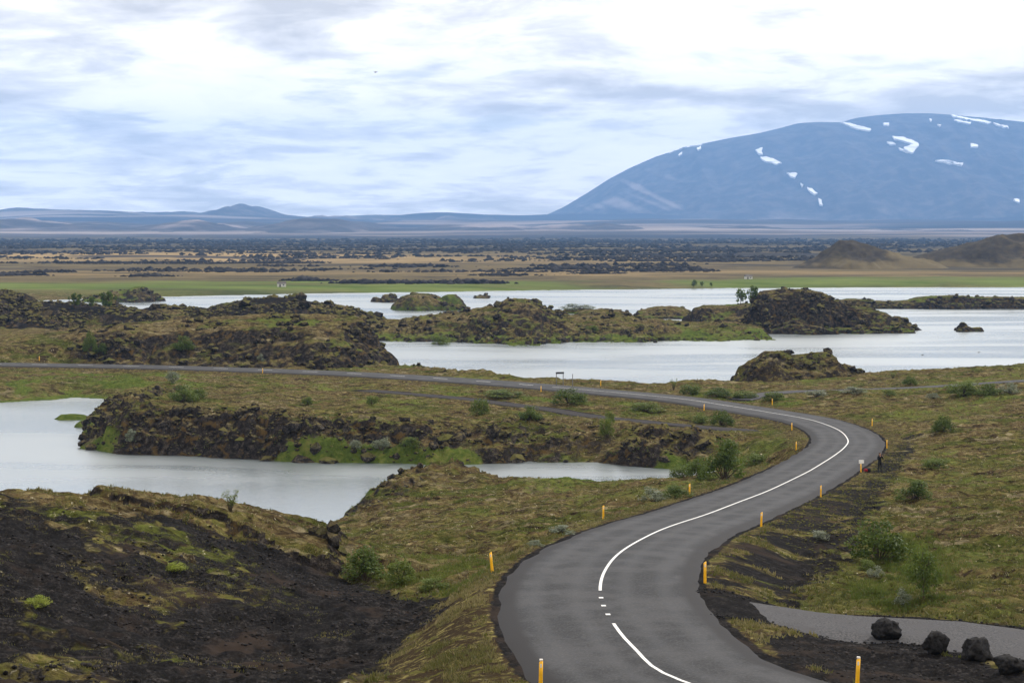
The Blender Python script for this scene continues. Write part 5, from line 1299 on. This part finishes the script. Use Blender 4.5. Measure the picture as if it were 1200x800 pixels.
def bird(x, y, z, sc, rot, label, flying):
    t = bpy.data.objects.new('bird', None); COL.objects.link(t); t.location = (x, y, z); t.rotation_euler = (0, 0, rot); t.scale = (sc,) * 3; t['label'] = label; t['category'] = 'bird'
    V, Fb = tube_mesh([([(0, -0.20, 0.02), (0, -0.12, 0.03), (0, 0.02, 0.0), (0, 0.16, 0.01), (0, 0.26, 0.02)], 0.05, 0.05)], 8)
    prof = np.repeat([0.25, 0.9, 1.5, 1.0, 0.15], 8); cen = np.repeat(np.array([(0, -0.20, 0.02), (0, -0.12, 0.03), (0, 0.02, 0.0), (0, 0.16, 0.01), (0, 0.26, 0.02)]), 8, axis=0)
    link('body', mesh_from('body', cen + (V - cen) * prof[:, None], Fb, M['feather']), t)
    hv, hf = tube_mesh([([(0, -0.19, 0.04), (0, -0.20, 0.13), (0, -0.23, 0.16), (0, -0.30, 0.15)] if not flying else [(0, -0.17, 0.02), (0, -0.23, 0.04), (0, -0.28, 0.035), (0, -0.33, 0.03)], 0.045, 0.012)], 8)
    link('head', mesh_from('head', hv, hf, M['feather']), t)
    for s_ in (-1, 1):
        if flying: P = [(0.03 * s_, -0.08, 0.04), (0.28 * s_, -0.14, 0.16), (0.62 * s_, -0.02, 0.10), (0.58 * s_, 0.03, 0.10), (0.28 * s_, 0.03, 0.15), (0.03 * s_, 0.10, 0.04)]
        else: P = [(0.05 * s_, -0.10, 0.05), (0.085 * s_, 0.0, 0.06), (0.06 * s_, 0.20, 0.05), (0.03 * s_, 0.22, 0.08), (0.05 * s_, 0.0, 0.10), (0.04 * s_, -0.08, 0.08)]
        n = 6; P2 = P + [(a, b, c - 0.015) for a, b, c in P]
        fs = [(0, 1, 4, 5), (1, 2, 3, 4), (11, 10, 7, 6), (10, 9, 8, 7)] + [(i, (i + 1) % n, n + (i + 1) % n, n + i) for i in range(n)]
        link('wing', mesh_from('wing', np.array(P2), fs, M['feather']), t)
x, y = PD(440, 260); bird(x, y, ZC - (85 - YH) / F * 260, 0.9, 1.0, 'dark bird flying high under the clouds', True)
x, y = PX(1081, 416, 0); bird(x, y, 0.05, 1.0, 1.4, 'dark duck swimming on the lake near the lava mound', False)
x, y = PX(1147, 413, 0); bird(x, y, 0.05, 1.0, 1.8, 'lone duck swimming on the lake below the pointed islet', False)

# ------------------------------------------------------------------ air
def haze():
    m = bpy.data.materials.new('haze'); m.use_nodes = True; T = NT(m.node_tree); T.n.clear()
    out = T.add('ShaderNodeOutputMaterial'); pv = T.add('ShaderNodeVolumePrincipled')
    pv.inputs['Color'].default_value = (0.27, 0.53, 1.0, 1); pv.inputs['Density'].default_value = HAZE; pv.inputs['Anisotropy'].default_value = 0.0
    T.l.new(pv.outputs[0], out.inputs['Volume'])
    me = bm_mesh('haze', lambda bm: box_bm(bm, 300, 8900, 590, 17600, 18300, 1300), 'snow'); me.materials.clear(); me.materials.append(m)
    link('haze', me, None, 'thin blue haze lying over the plain and mountains', 'haze', kind='stuff')
HAZE = 6.2e-5
haze()
